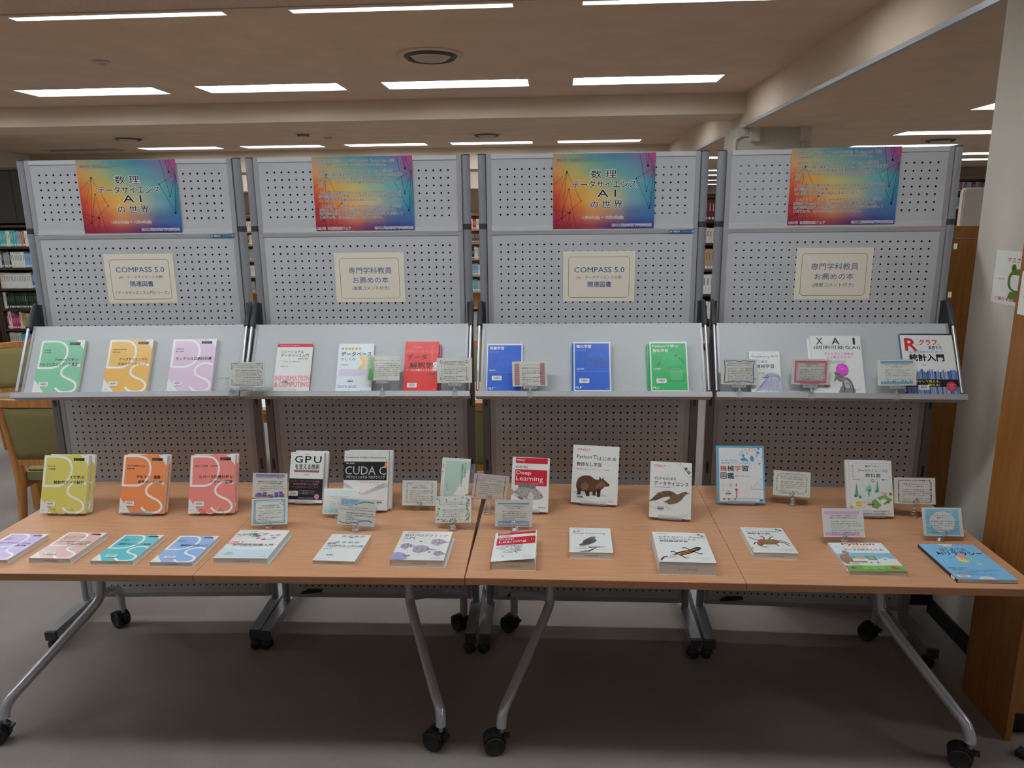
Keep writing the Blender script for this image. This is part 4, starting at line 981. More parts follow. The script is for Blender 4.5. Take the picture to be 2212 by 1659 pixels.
def d_cuda(p):
    p.rect(0,1,.0,1,(196,197,196)); p.blob([(0,.44),(.5,.5),(1,.42),(1,.18),(.45,.27),(.0,.36)],(176,177,180)); p.poly([(.0,.48),(.45,.26),(1,.48)],(212,212,212)); p.poly([(.0,.0),(1,.0),(1,.40),(.45,.25),(.0,.40)],(204,204,202))
    for k in range(6): p.strip([(.02+.15*k,.84),(.02+.16*k,.98)],.0006,(165,165,168)); p.strip([(.5+.09*k,.30+.01*k),(.62+.08*k,.46)],.0005,(150,150,150))
    p.rect(0,.97,.505,.815,(34,34,36)); p.text('Professional CUDA C Programming',.04,.94,.87,.895,(70,70,74),.01); p.poly([(.90,.72),(.985,.72),(.945,.845)],(235,120,30))
    p.text('CUDA C',.03,.95,.595,.735,(180,182,184),.005); p.text('プロフェッショナル プログラミング',.05,.93,.53,.58,(222,222,222),.012)
    p.text('NVIDIA',.13,.24,.775,.795,(205,205,205),.03); p.blob([(.04,.785),(.07,.80),(.11,.785),(.07,.77)],(130,170,50))
    p.text('John Cheng, Max Grossman, Ty McKercher 著',.38,.90,.455,.475,(90,90,94)); p.text('株式会社クイープ 訳',.70,.90,.42,.435,(90,90,94)); p.text('森野慎也 監訳',.75,.90,.385,.40,(90,90,94)); p.strip([(.42,.27),(.93,.46)],.0015,(130,130,134))
    p.text('impress top gear',.06,.22,.03,.045,GY)
mc = M_lean(-.790,2.688,1.0,.180)
book('thick black and white CUDA programming book with orange marker, on the left table', mc, .180,.237,.026, (196,197,196), d_cuda, bar=(.70,.09,None), group='books standing on the left table')
book('second copy showing right of the thick CUDA book', mc @ Matrix.Translation((.011,.006,-.0265)), .180,.235,.02, (200,205,208), None, call=False, group='copies behind the standing books')
def d_mint(p):
    p.rect(.12,1.0,.0,.93,(163,192,178)); p.poly([(.42,0),(1,0),(1,.78)],(205,210,203))
    p.text('データ分析の力',.80,.88,.52,.90,BK,vert=True); p.text('因果関係に迫る思考法',.70,.78,.30,.86,BK,vert=True); p.text('伊藤公一朗',.025,.075,.62,.84,BK,vert=True)
    p.sstrip([(.26,.34),(.22,.30),(.24,.24),(.27,.20)],.001,BK); p.strip([(.22,.19),(.32,.19)],.0008,BK); p.disk(.955,.10,.006,(228,140,50)); p.text('光文社新書',.02,.05,.03,.17,GY,vert=True)
mm = M_lean(-.455,2.835,-9,.121)
book('narrow pale mint pocket book standing near the middle of the tables', mm, .121,.165,.010, WH, d_mint, group='books standing on the left table')
FISH = (58,58,60)
def orly(p, x=.09, y=.93, c=(190,60,80), w=.28):
    p.text("O'REILLY", x, x+w, y-.022, y+.012, c, .03); p.text('オライリー・ジャパン', x, x+w*.98, y-.05, y-.036, c)
def d_dl1(p):
    R_ = (200,30,44); p.rect(.09,.95,.885,.99,R_); orly(p,.11,.95,(225,190,195),.24); p.text('ゼロから作る',.09,.42,.79,.84,BK,.025); p.rect(.09,.95,.475,.77,R_)
    p.text('Deep',.12,.52,.655,.745,(225,222,222),.005); p.text('Learning',.12,.84,.535,.65,(225,222,222),.005); p.text('Pythonで学ぶディープラーニングの理論と実装',.12,.72,.49,.508,(225,190,190))
    p.strip([(.12,.52),(.88,.52)],.0006,(225,190,190))
    p.blob([(.0,.40),(.10,.36),(.20,.44),(.34,.46),(.55,.46),(.72,.40),(.86,.30),(.86,.26),(.78,.23),(.62,.22),(.40,.22),(.22,.26),(.10,.32),(.0,.28)],(150,150,148))
    p.blob([(.18,.44),(.30,.54),(.44,.48),(.52,.52),(.66,.46),(.60,.42),(.35,.44)],(110,110,108)); p.blob([(.48,.33),(.56,.35),(.62,.27),(.54,.22),(.46,.25)],(185,185,183))
    rr = random.Random(4)
    for k in range(60): x = rr.uniform(.08,.72); y = rr.uniform(.25,.43); p.strip([(x,y),(x+.02,y-.012)],.0012,FISH); p.z -= .00003
    p.z += .00005; p.disk(.80,.305,.002,BK); p.sstrip([(.80,.26),(.84,.275),(.87,.27)],.001,FISH); p.blob([(.16,.26),(.24,.22),(.34,.21),(.30,.26)],(110,110,108)); p.text('斎藤 康毅 著',.74,.93,.07,.095,BK)
md = M_lean(-.136,2.707,-5.5,.149)
book('white and red Deep Learning book with a fish drawing, standing', md, .149,.212,.013, WH, d_dl1, spine=(190,40,55), backcol=WH, group='white animal-cover books standing')
book('second copy behind the white and red Deep Learning book', md @ Matrix.Translation((-.002,-.003,-.0135)), .149,.210,.013, (205,180,182), None, spine=(190,40,55), call=False, group='copies behind the standing books')
def d_wom(p):
    orly(p); p.text('Pythonで',.09,.53,.745,.835,BK,.0); p.text('はじめる',.54,.94,.75,.81,BK,.012); p.text('教師なし学習',.09,.63,.635,.705,BK,.012); p.text('機械学習の可能性を広げるラベルなしデータの利用',.09,.80,.575,.592,GY,.01)
    B1, B2, B3 = (92,62,46), (120,86,62), (58,40,32)
    p.blob([(.04,.18),(.2,.14),(.7,.13),(.78,.15),(.5,.19),(.2,.21)],(182,184,182))
    p.blob([(.10,.30),(.13,.40),(.20,.455),(.30,.475),(.42,.465),(.50,.42),(.58,.415),(.66,.43),(.72,.41),(.80,.355),(.82,.33),(.79,.31),(.72,.30),(.66,.25),(.58,.22),(.48,.20),(.34,.20),(.20,.20),(.13,.22)],B1)
    p.blob([(.20,.30),(.30,.36),(.38,.30),(.34,.22),(.24,.22)],B2); p.blob([(.62,.38),(.72,.36),(.74,.32),(.66,.29),(.58,.24),(.52,.28)],B2)
    for xs in (((.12,.24),(.22,.24),(.20,.14),(.11,.14),(.14,.17)),((.28,.22),(.40,.22),(.40,.12),(.33,.12),(.31,.17)),((.46,.22),(.54,.22),(.53,.14),(.47,.14)),((.54,.26),(.64,.26),(.63,.12),(.56,.12),(.56,.18))): p.poly(xs,B3)
    p.poly([(.60,.41),(.60,.475),(.64,.43)],B3); p.poly([(.66,.425),(.68,.47),(.70,.42)],B3); p.disk(.805,.335,.0035,BK); p.disk(.735,.365,.0017,BK)
    p.text('Ankur A. Patel 著',.72,.92,.075,.09,GY); p.text('中田秀基 訳',.80,.92,.04,.055,BK)
mw = M_lean(.122,2.799,-8,.187)
book('white book with a brown wombat, standing tallest on the right table', mw, .187,.234,.016, WH, d_wom, bar=(.09,.06,None), spine=(215,215,212), group='white animal-cover books standing')
def d_bird(p):
    orly(p); p.strip([(.70,1),(1,.74)],.0012,(60,60,64)); p.strip([(.62,1),(1,.66)],.0008,(120,120,124)); p.text('第2版',.80,.99,.83,.885,BK,.03,rot=-.86)
    p.text('ゼロからはじめる',.10,.62,.675,.73,BK,.015); p.text('データサイエンス',.10,.93,.575,.65,BK,.015); p.text('Pythonで学ぶ基本と実践',.10,.48,.535,.555,GY,.012)
    B1, B2 = (112,92,64), (84,70,52)
    p.blob([(.0,.28),(.10,.36),(.24,.45),(.40,.485),(.55,.475),(.66,.43),(.76,.46),(.84,.485),(.90,.475),(.945,.455),(.90,.445),(.84,.41),(.76,.33),(.64,.27),(.48,.245),(.40,.27),(.30,.29),(.16,.31)],B1)
    p.blob([(.04,.31),(.2,.42),(.38,.46),(.55,.45),(.5,.36),(.3,.32),(.14,.30)],B2); p.blob([(.14,.29),(.36,.37),(.50,.37),(.38,.30),(.22,.27)],(206,206,204)); p.blob([(.08,.27),(.3,.28),(.44,.26),(.30,.20),(.2,.22)],(200,202,204))
    rr = random.Random(8)
    for k in range(70): x = rr.uniform(.12,.55); y = rr.uniform(.36,.46); p.strip([(x,y),(x+.018,y-.006)],.0012,(150,130,96)); p.z -= .00003
    p.z += .00005; p.disk(.865,.458,.0016,BK); p.sstrip([(.24,.22),(.20,.16),(.26,.14),(.30,.16)],.0025,(175,176,180)); p.sstrip([(.40,.24),(.42,.19),(.50,.17),(.46,.155)],.0025,(175,176,180)); p.strip([(.0,.20),(.20,.165)],.0006,GY)
    p.text('Joel Grus 著',.72,.92,.075,.09,GY); p.text('菊池 彰 訳',.80,.92,.04,.055,BK)
mb_ = M_lean(.407,2.662,-7,.157)
book('white book with a brown speckled bird and corner band, standing', mb_, .157,.215,.022, WH, d_bird, bar=(.15,.12,None), spine=(214,214,212), group='white animal-cover books standing')
def d_zuk(p):
    Bz = (88,165,205); p.rect(0,1,0,1,Bz); p.rect(.05,.965,.025,.965,(206,212,214))
    p.text('見て試してわかる',.09,.44,.725,.755,(80,160,205),.02); p.text('機械学習アルゴリズムの仕組み',.09,.71,.68,.71,(80,160,205),.02)
    for ch_, x, c in (('機',.075,(215,70,66)),('械',.225,(44,44,50)),('学',.375,(222,90,66)),('習',.525,(44,44,50))): p.text(ch_,x,x+.135,.555,.65,c,.025)
    p.outline(.075,.205,.425,.525,.004,.0022,(44,44,50)); p.text('図',.095,.185,.44,.51,(44,44,50),.02); p.text('鑑',.225,.36,.425,.525,(44,44,50),.025); p.text('秋庭伸也・杉山阿聖・寺田 学 著',.38,.70,.455,.468,GY); p.text('加藤公一 監修',.38,.56,.475,.488,GY)
    BL2 = (70,150,200); OR2 = (232,180,80)
    for x, y, r in ((.88,.955,.005),(.56,.83,.006),(.90,.69,.004),(.87,.88,.006)): p.disk(x,y,r,BL2)
    p.blob([(.50,.76),(.58,.80),(.62,.76),(.56,.73)],BL2); p.blob([(.70,.78),(.73,.83),(.78,.80),(.77,.73),(.72,.74)],BL2); p.blob([(.60,.76),(.64,.77),(.66,.73),(.61,.73)],BL2)
    p.poly([(.69,.91),(.77,.91),(.77,.96),(.69,.96)],OR2); p.rect(.705,.755,.92,.95,(225,228,228)); p.poly([(.95,.72),(.99,.76),(.97,.79)],OR2)
    for x, y in ((.52,.90),(.47,.85),(.63,.87),(.82,.82),(.80,.93),(.93,.80),(.60,.93)): p.sstrip([(x,y),(x+.03,y+.02),(x+.02,y-.02)],.0008,GY,closed=True)
    p.strip([(.72,.30),(.72,.245),(.965,.245)],.003,(176,180,182)); p.strip([(.09,.075),(.88,.085)],.0008,GY)
    for x, y in ((.12,.30),(.28,.30),(.12,.22),(.22,.21),(.84,.34),(.92,.42),(.78,.30),(.90,.30)): p.disk(x,y,.004,(150,154,158)); p.disk(x,y,.0033,(206,212,214))
    p.strip([(.29,.36),(.29,.26)],.0008,GY); p.strip([(.24,.31),(.34,.31)],.0008,GY)
    p.strip([(.40,.09),(.40,.22)],.004,(214,66,70)); p.poly([(.36,.22),(.44,.22),(.40,.26)],(214,66,70)); p.poly([(.385,.29),(.415,.29),(.40,.36)],(214,66,70))
    for x in (.14,.24,.37): p.poly([(x-.02,.075),(x+.02,.075),(x+.012,.05),(x-.012,.05)],(214,66,70))
    p.rect(.88,.95,.04,.07,(44,44,50)); p.text('SE',.89,.94,.048,.064,WH,.02)
mz = M_lean(.716,2.832,0,.190)
book('white machine learning picture book with a sky blue border, standing', mz, .190,.230,.012, (88,165,205), d_zuk, bar=(.13,.115,None), sticker=(228,130,40), spine=(200,206,208), group='books standing on the right table')
def d_kyo(p):
    p.text('あたらしい',.05,.105,.70,.92,(150,70,100),.0,vert=True); p.text('事例で学ぶ!',.37,.73,.875,.915,(80,84,90),.012); p.text('データサイエンスの',.20,.90,.785,.85,(50,110,180),.012); p.text('教科書',.37,.73,.695,.765,(70,72,80),.012)
    p.strip([(.06,.955),(.92,.955)],.0004,GY); p.strip([(.06,.665),(.92,.665)],.0004,GY); p.text('岩崎 学 著',.07,.22,.645,.66,GY); p.rect(.77,.81,.645,.66,BK); p.text('翔泳社',.84,.89,.643,.662,GY)
    G1, G2, T1 = (120,160,80), (90,140,90), (70,160,155)
    p.blob([(.12,.38),(.3,.42),(.5,.46),(.75,.42),(.9,.38),(.97,.30),(.8,.24),(.6,.20),(.45,.26),(.25,.30),(.12,.33)],(190,206,200)); p.poly([(.62,.33),(.80,.38),(.99,.30),(.80,.20)],G1); p.poly([(.50,.27),(.58,.31),(.72,.20),(.62,.13),(.50,.16)],G1)
    p.poly([(.68,.28),(.78,.32),(.86,.28),(.76,.23)],(210,216,210))
    p.poly([(.10,.36),(.19,.36),(.152,.60)],T1); p.poly([(.60,.44),(.68,.44),(.65,.66)],T1); p.poly([(.40,.36),(.46,.36),(.44,.56)],(100,175,165)); p.blob([(.36,.46),(.40,.52),(.46,.56),(.50,.50),(.46,.44)],(120,190,180))
    p.disk(.54,.635,.006,T1); p.disk(.54,.635,.0035,WH)
    for x, y in ((.12,.36),(.22,.34),(.46,.46),(.62,.45),(.94,.40),(.88,.26)): p.disk(x,y,.006,G2)
    for x, y in ((.3,.40),(.36,.36),(.52,.40),(.56,.35),(.44,.31),(.33,.31),(.5,.45)): p.rect(x,x+.05,y,y+.035,(214,220,218)); p.strip([(x,y+.035),(x+.05,y+.035)],.0007,T1)
    p.poly([(.72,.44),(.86,.42),(.84,.37),(.72,.40)],(215,150,160)); p.poly([(.26,.26),(.36,.25),(.30,.21)],(228,205,90))
    for x, y in ((.24,.58),(.34,.62),(.78,.60),(.28,.50),(.90,.50)): p.disk(x,y,.005,(190,205,205)); p.disk(x,y,.004,(206,211,208))
    p.disk(.18,.215,.0115,(238,208,60),18)
    for k, s in enumerate(('統計が苦手','でも読める','定番書')): p.text(s,.12,.24,.235-.028*k,.25-.028*k,(90,70,20),up=False)
    p.z += .00005; p.text('わかりやすく 統計学の視点から',.22,.90,.075,.105,(120,60,100),.01); p.text('問題の解決する手法を理解しよう!',.22,.94,.03,.06,(120,60,100),.01)
mk_ = M_lean(1.184,2.719,0,.158)
book('white data science textbook with a green and teal town drawing, standing', mk_, .158,.212,.014, WH, d_kyo, bar=(.33,.16,None), sticker=(228,130,40), group='books standing on the right table')
book('copy showing left of the white town textbook', mk_ @ Matrix.Translation((-.010,.004,-.0145)), .158,.211,.012, (200,198,196), None, call=False, group='copies behind the standing books')
# ---- flat books
def d_gz(p):
    p.rect(0,1,.0,.26,(178,202,228)); p.blob([(0,.27),(.3,.31),(.7,.27),(1.0,.33),(1,.2),(0,.2)],(178,202,228)); p.blob([(.0,.50),(.3,.40),(.6,.38),(1,.44),(1,.36),(.5,.30),(0,.38)],(196,212,228))
    p.text('GPU',.0,.28,.475,.58,(214,60,110),.02); p.text('並列図形処理入門',.12,.90,.425,.50,BK,.03); p.text('CUDA・OpenGLの新しい展開',.12,.52,.375,.395,GY); p.text('乾 正知 著',.80,.92,.40,.415,BK)
    rr = random.Random(12)
    for k in range(26):
        x = rr.uniform(.12,.55); y = rr.uniform(.74,.95); a = rr.uniform(0,PI); p.strip([(x-.12*math.cos(a)*rr.random(),y-.05*math.sin(a)),(x+.12*math.cos(a),y+.05*math.sin(a))],rr.uniform(.0008,.003),rr.choice(((50,52,60),(110,112,120),(150,150,158)))); p.z -= .00003
    for x, y, c in ((.50,.70,(220,90,130)),(.62,.66,(214,70,110)),(.72,.80,(226,120,150)),(.46,.78,(90,90,100)),(.80,.72,(90,150,180)),(.84,.82,(226,120,150)),(.58,.86,(130,130,140)),(.66,.76,(200,206,210)),(.74,.66,(140,190,210)),(.38,.84,(80,82,90))): p.blob([(x-.05,y),(x,y+.035),(x+.06,y+.01),(x+.01,y-.035)],c)
    p.text('技術評論社',.84,.95,.05,.065,GY)
book('large white and pale blue graphics book with splashes of pink, lying flat', M_flat(-1.190,2.225,1.6,.022), .187,.230,.022, WH, d_gz, back=.006, backcol=(170,200,215), stamp=True, bar=(.10,.13,(196,210,222)), group='books lying flat on the tables')
def d_para(p):
    for k in range(4):
        for y in (.93,.69):
            x = .34+.155*k-(0 if y > .8 else .05); p.disk(x,y,.0078,(70,82,100),16); p.disk(x,y,.0056,(196,206,212),16); p.rect(x-.02,x+.02,y-.012,y+.012,(70,82,100))
    p.sstrip([(.3,.88),(.28,.82),(.32,.76)],.0005,(160,165,170)); p.sstrip([(.55,.85),(.62,.82),(.56,.76)],.0005,(160,165,170)); p.sstrip([(.75,.86),(.70,.80),(.78,.75)],.0005,(160,165,170)); p.rect(.50,.60,.855,.875,GY)
    p.text('並列',.06,.26,.60,.665,(64,74,92),.02); p.text('プログラミング入門',.06,.96,.50,.575,(64,74,92),.02); p.text('サンプルプログラムで学ぶOpenMPとOpenACC',.06,.96,.455,.475,(90,130,180)); p.text('片桐孝洋 著',.06,.27,.405,.435,(64,74,92)); p.text('東京大学出版会',.05,.20,.05,.065,GY)
book('plain white thin book with rows of small round icons, lying flat', M_flat(-.848,2.235,-.6,.017), .147,.212,.017, WH, d_para, pages=M_PAGEC, stamp=True, bar=(.18,.14,None), group='books lying flat on the tables')
def bfish(p, x, y, s, fl=1):
    X = lambda a, b: (x+fl*a*s, y+b*s)
    p.blob([X(-.16,.0),X(-.12,.09),X(0,.115),X(.10,.08),X(.17,.02),X(.28,-.01),X(.28,-.02),X(.16,-.03),X(.08,-.09),X(-.04,-.12),X(-.13,-.08)],(146,148,196))
    for a in (-.10,.0,.09): p.strip([X(a,.095-abs(a)*.4),X(a+.02,0),X(a,-.095+abs(a)*.4)],.0035*s*1.6,(206,146,60)); p.strip([X(a+.018,.09-abs(a)*.4),X(a+.038,0),X(a+.018,-.09+abs(a)*.4)],.001,(70,60,60))
    p.poly([X(-.15,-.03),X(-.24,-.06),X(-.24,.05),X(-.15,.03)],(214,200,190)); p.strip([X(-.12,.09),X(0,.115),X(.10,.08)],.0016,(90,80,90)); p.strip([X(.0,-.115),X(-.02,-.18),X(.04,-.16)],.002,(130,130,170)); p.disk(*X(.13,.01),.0012,BK)
def d_bf(p):
    orly(p,.09,.955,(200,100,110),.26); p.text('並行プログラミング',.07,.93,.80,.885,BK,.012); p.text('入門',.07,.29,.70,.775,BK,.012); p.text('Rust、C、アセンブリによる',.07,.44,.645,.66,(205,120,100)); p.text('実装からのアプローチ',.07,.42,.615,.63,(205,120,100))
    bfish(p,.20,.46,.75); bfish(p,.50,.36,1.05); bfish(p,.78,.62,.85,1); bfish(p,.86,.22,.6); p.blob([(0,.02),(.0,.20),(.12,.24),(.25,.17),(.30,.06),(.2,.0)],(146,148,196))
    p.rect(.42,.47,.60,.63,(70,90,130)); p.rect(.66,.70,.24,.27,(70,90,130)); p.text('高野 祐輝 著',.74,.92,.055,.075,BK)
book('white book with striped violet and orange fish, lying flat', M_flat(-.581,2.234,.8,.026), .182,.232,.026, WH, d_bf, back=.007, backcol=WH, stamp=True, bar=(.17,.08,None), group='books lying flat on the tables')
def d_dl3(p):
    R_ = (200,30,44); p.rect(.06,.97,.90,.99,R_); orly(p,.09,.955,(225,180,185),.26); p.text('ゼロから作る',.06,.38,.825,.865,BK,.02); p.rect(.06,.97,.53,.80,R_); p.text('Deep',.12,.46,.70,.78,(225,222,222),.005); p.text('Learning',.12,.76,.585,.69,(225,222,222),.005)
    p.disk(.87,.685,.0068,(60,24,30)); p.text('3',.85,.89,.665,.705,WH,.02); p.text('フレームワーク編',.14,.46,.545,.56,(225,190,190))
    rr = random.Random(6)
    for k in range(40):
        x = rr.uniform(.15,.7); y = rr.uniform(.22,.52); p.sstrip([(x,y),(x+rr.uniform(-.14,.14),y+rr.uniform(-.03,.06)),(x+rr.uniform(-.12,.16),y+rr.uniform(-.09,.05))],rr.uniform(.0006,.0016),rr.choice(((70,72,74),(110,112,114),(150,150,150))),3)
    p.text('斎藤 康毅 著',.72,.90,.065,.085,BK)
book('thick white and red Deep Learning book with raised cover, lying flat', M_flat(-.240,2.227,.7,.045), .149,.226,.045, WH, d_dl3, pages=M_PAGEC, spine=(190,30,44), backcol=WH, lift=.015, stamp=True, bar=(.17,.10,None), group='books lying flat on the tables')
def d_jay(p):
    orly(p,.08,.945,(200,100,110),.27); p.text('生成',.08,.25,.81,.87,BK,.02); p.text('Deep Learning',.08,.86,.725,.795,BK,.0); p.text('絵を描き、物語や音楽を作り、ゲームをプレイする',.08,.56,.68,.695,GY)
    p.blob([(.22,.28),(.30,.36),(.34,.47),(.44,.56),(.52,.62),(.60,.63),(.66,.61),(.60,.585),(.64,.50),(.62,.42),(.52,.34),(.42,.28),(.30,.25)],(92,84,80)); p.blob([(.32,.34),(.38,.46),(.48,.50),(.52,.40),(.42,.32)],(66,60,60)); p.disk(.58,.60,.0015,WH)
    p.strip([(.2,.22),(.5,.20),(.82,.22)],[.002,.009,.003],(60,54,56)); p.strip([(.25,.02),(.45,.05),(.62,.18)],[.003,.01,.004],(60,54,56)); p.text('David Foster 著',.68,.92,.13,.145,GY); p.text('松田晃一・小沼千絵 訳',.62,.92,.09,.105,GY)
book('white book with a dark bird on a branch, lying flat', M_flat(.021,2.3265,-.6,.024), .149,.205,.024, WH, d_jay, stamp=True, bar=(.17,.13,True), group='books lying flat on the tables')
def d_sal(p):
    orly(p,.08,.95,(200,100,110),.20); p.strip([(.74,1),(1,.80)],.001,(110,110,114)); p.text('第2版',.83,.97,.88,.93,BK,.03,rot=-.7)
    p.text('scikit-learn、Keras、',.10,.96,.80,.86,BK,.0); p.text('TensorFlowによる',.10,.78,.725,.785,BK,.0); p.text('実践機械学習',.10,.62,.655,.71,BK,.02)
    D = (38,34,34); O = (222,150,60)
    p.sstrip([(.04,.04),(.10,.14),(.20,.17),(.34,.25)],.006,D); p.blob([(.28,.20),(.36,.30),(.50,.36),(.62,.41),(.70,.47),(.78,.50),(.83,.46),(.78,.40),(.70,.35),(.60,.28),(.46,.22),(.34,.17)],D)
    p.sstrip([(.30,.21),(.46,.30),(.62,.37),(.76,.45)],.0032,O); p.sstrip([(.38,.22),(.5,.27),(.62,.33)],.0022,O)
    for q in ([(.60,.40),(.54,.46),(.48,.45)],[(.68,.34),(.76,.28),(.82,.28)],[(.42,.22),(.48,.14),(.54,.13)],[(.36,.27),(.30,.33),(.25,.31)]): p.sstrip(q,.005,D)
    p.text('Aurélien Géron 著',.66,.90,.145,.16,GY); p.text('下田倫大 監訳',.74,.90,.11,.125,GY); p.text('長尾高弘 訳',.78,.90,.07,.085,BK); p.text('ONNX',.07,.14,.58,.60,GY)
book('very thick white book with a black and orange salamander, lying flat', M_flat(.312,2.224,-.8,.046), .183,.233,.046, WH, d_sal, stamp=True, bar=(.17,.12,True), group='books lying flat on the tables')
def d_crab(p):
    orly(p,.10,.955,(200,100,110),.27); p.strip([(.66,1),(1,.80)],.001,(110,110,114)); p.text('第2版',.80,.97,.88,.94,BK,.03,rot=-.6)
    p.text('データサイエンスのための',.08,.88,.80,.86,BK,.015); p.text('統計学入門',.10,.62,.705,.78,BK,.03); p.text('予測、分類、統計モデリング、統計的機械学習とR/Pythonプログラミング',.08,.75,.66,.675,GY)
    C1, C2, C3 = (150,90,66), (120,120,72), (92,54,44)
    for q in ([(.30,.45),(.16,.52),(.06,.60)],[(.40,.50),(.42,.60),(.34,.64)],[(.52,.52),(.60,.60),(.66,.62)],[(.68,.46),(.80,.46),(.94,.36)],[(.70,.42),(.82,.38),(.90,.28)],[(.28,.40),(.16,.38),(.10,.30)],[(.34,.34),(.26,.26),(.20,.26)],[(.60,.34),(.66,.26)]): p.sstrip(q,.0045,C3)
    p.blob([(.24,.42),(.32,.52),(.44,.50),(.58,.52),(.70,.48),(.72,.40),(.60,.33),(.44,.31),(.30,.33)],C1); p.blob([(.36,.40),(.44,.47),(.56,.47),(.60,.40),(.50,.34),(.40,.35)],C2); p.blob([(.18,.34),(.26,.38),(.30,.30),(.22,.24)],C1)
    for x in (.44,.5,.56): p.strip([(x,.46),(x+.01,.35)],.0008,C3)
    p.text('Peter Bruce 著',.66,.92,.145,.16,GY); p.text('Andrew Bruce',.66,.92,.11,.125,GY); p.text('黒川利明 訳',.74,.92,.07,.085,BK)
book('white book with a brown crab drawing, lying flat', M_flat(.647,2.353,-.5,.024), .148,.210,.024, WH, d_crab, stamp=True, bar=(.17,.15,None), sticker=(110,170,70), group='books lying flat on the tables')
def d_py2(p):
    p.rect(0,1,0,1,(196,216,224)); p.rect(0,1,.38,.62,(110,180,205)); p.blob([(0,.60),(.3,.66),(.6,.62),(1,.64),(1,.9),(0,.9)],(206,214,216)); p.rect(0,1,0,.42,(205,212,200)); p.rect(0,1,0,.17,(100,165,70)); p.blob([(0,.16),(.2,.20),(.5,.17),(.8,.20),(1,.17),(1,.1),(0,.1)],(110,175,76))
    p.text('Python',.24,.84,.88,.99,(196,60,60),.05); p.text('2年生',.40,.68,.80,.875,(205,190,110),.05); p.text('データ分析のしくみ',.20,.92,.70,.78,(96,60,64),.03); p.text('体験してわかる!',.08,.26,.845,.86,GY); p.text('会話でまなべる!',.08,.28,.82,.835,GY)
    BR = (150,112,90); p.blob([(.03,.50),(.10,.56),(.20,.60),(.26,.66),(.20,.52),(.22,.40),(.16,.24),(.05,.24),(.0,.36)],BR); p.blob([(.12,.62),(.16,.70),(.22,.68),(.22,.61)],(196,110,80)); p.rect(.14,.44,.28,.33,(140,104,84)); p.rect(.05,.30,.46,.50,(150,124,104))
    p.blob([(.30,.42),(.34,.50),(.42,.48),(.42,.40)],(214,150,100)); p.blob([(.74,.34),(.76,.44),(.84,.46),(.88,.40),(.84,.34)],(222,224,222)); p.blob([(.76,.38),(.79,.42),(.83,.40),(.80,.36)],(208,150,110)); p.poly([(.50,.38),(.66,.36),(.64,.50),(.47,.51)],(96,112,82)); p.poly([(.52,.40),(.63,.385),(.62,.48),(.50,.49)],(150,160,120))
    p.poly([(.47,.26),(.52,.26),(.50,.31)],(200,70,60)); p.poly([(.60,.25),(.64,.25),(.64,.31),(.60,.30)],(80,140,200)); p.disk(.12,.105,.009,(44,64,110),sy=.7); p.text('Pandas',.08,.16,.095,.115,WH)
    for x in (.28,.42,.56): p.rect(x,x+.10,.07,.135,(130,190,110)); p.text('データ',x+.01,x+.09,.085,.115,(60,110,50))
    p.disk(.84,.11,.0145,(205,70,66),sy=.62); p.text('ダウンロード',.78,.90,.10,.125,WH); p.text('体験してわかる!会話でまなべる!',.30,.78,.165,.185,(205,200,90),.03)
book('colourful picture-cover Python book with green band, lying flat', M_flat(.925,2.247,-.6,.020), .180,.214,.020, (196,216,224), d_py2, pages=M_PAGEC, lift=.004, stamp=True, bar=(.10,.19,True), sticker=(228,130,40), spine=(205,190,175), group='books lying flat on the tables')
def d_ai(p):
    Bc = (112,178,224); p.rect(0,1,0,1,Bc)
    for q in ([(0,.62),(.3,.60),(.7,.66),(1,.58)],[(.2,1),(.3,.7),(.2,.4)],[(.55,.6),(.7,.3),(1,.2)],[(.0,.8),(.35,.84),(.6,1)],[(.7,1),(.72,.7),(1,.62)]): p.sstrip(q,.0008,(96,150,196))
    p.poly([(.34,1),(.62,1),(.58,.95),(.50,.93),(.42,.94)],(214,220,224)); p.text('情報Ⅰ・Ⅱ 対応教材',.40,.58,.955,.975,(200,90,80),.01)
    p.blob([(.40,.50),(.42,.62),(.50,.60),(.56,.50),(.50,.46)],(222,200,120)); p.blob([(.46,.62),(.52,.70),(.62,.68),(.60,.60),(.52,.58)],(228,140,150)); p.blob([(.56,.52),(.60,.62),(.72,.60),(.76,.50),(.66,.46)],(110,190,190)); p.disk(.49,.56,.008,(222,180,80)); p.blob([(.62,.45),(.72,.44),(.70,.38),(.64,.40)],(140,200,230))
    p.text('はじめての',.28,.74,.79,.875,BK,.015); p.text('AIリテラシー',.14,.96,.665,.775,BK,.03); p.text('岡嶋裕史、吉田雅裕 著',.06,.38,.285,.31,(40,50,70),.02)
    for k, (l, a) in enumerate((('文部科学省「数理・データサイエンス・AIモデルカリキュラム」に完全準拠したテキスト',.88),('AIやデータサイエンスの基礎知識をわかりやすく解説し',.66),('はじめて学ぶ人も安心して取り組める一冊。',.45),('実例や練習問題を通してAIリテラシーが身につく',.76))): p.text(l,.08,a,.235-.04*k,.257-.04*k,(40,50,70),.01,up=False)
    p.z += .00005; p.poly([(.36,0),(.66,0),(.62,.05),(.52,.075),(.42,.06)],(214,220,224)); p.text('技術評論社',.46,.57,.03,.045,GY)
book('large sky blue AI literacy book lying flat at the right end', M_flat(1.243,2.214,.8,.013), .186,.258,.013, (112,178,224), d_ai, stamp=True, bar=(.05,.035,True), sticker=(228,130,40), spine=(40,46,60), group='books lying flat on the tables')

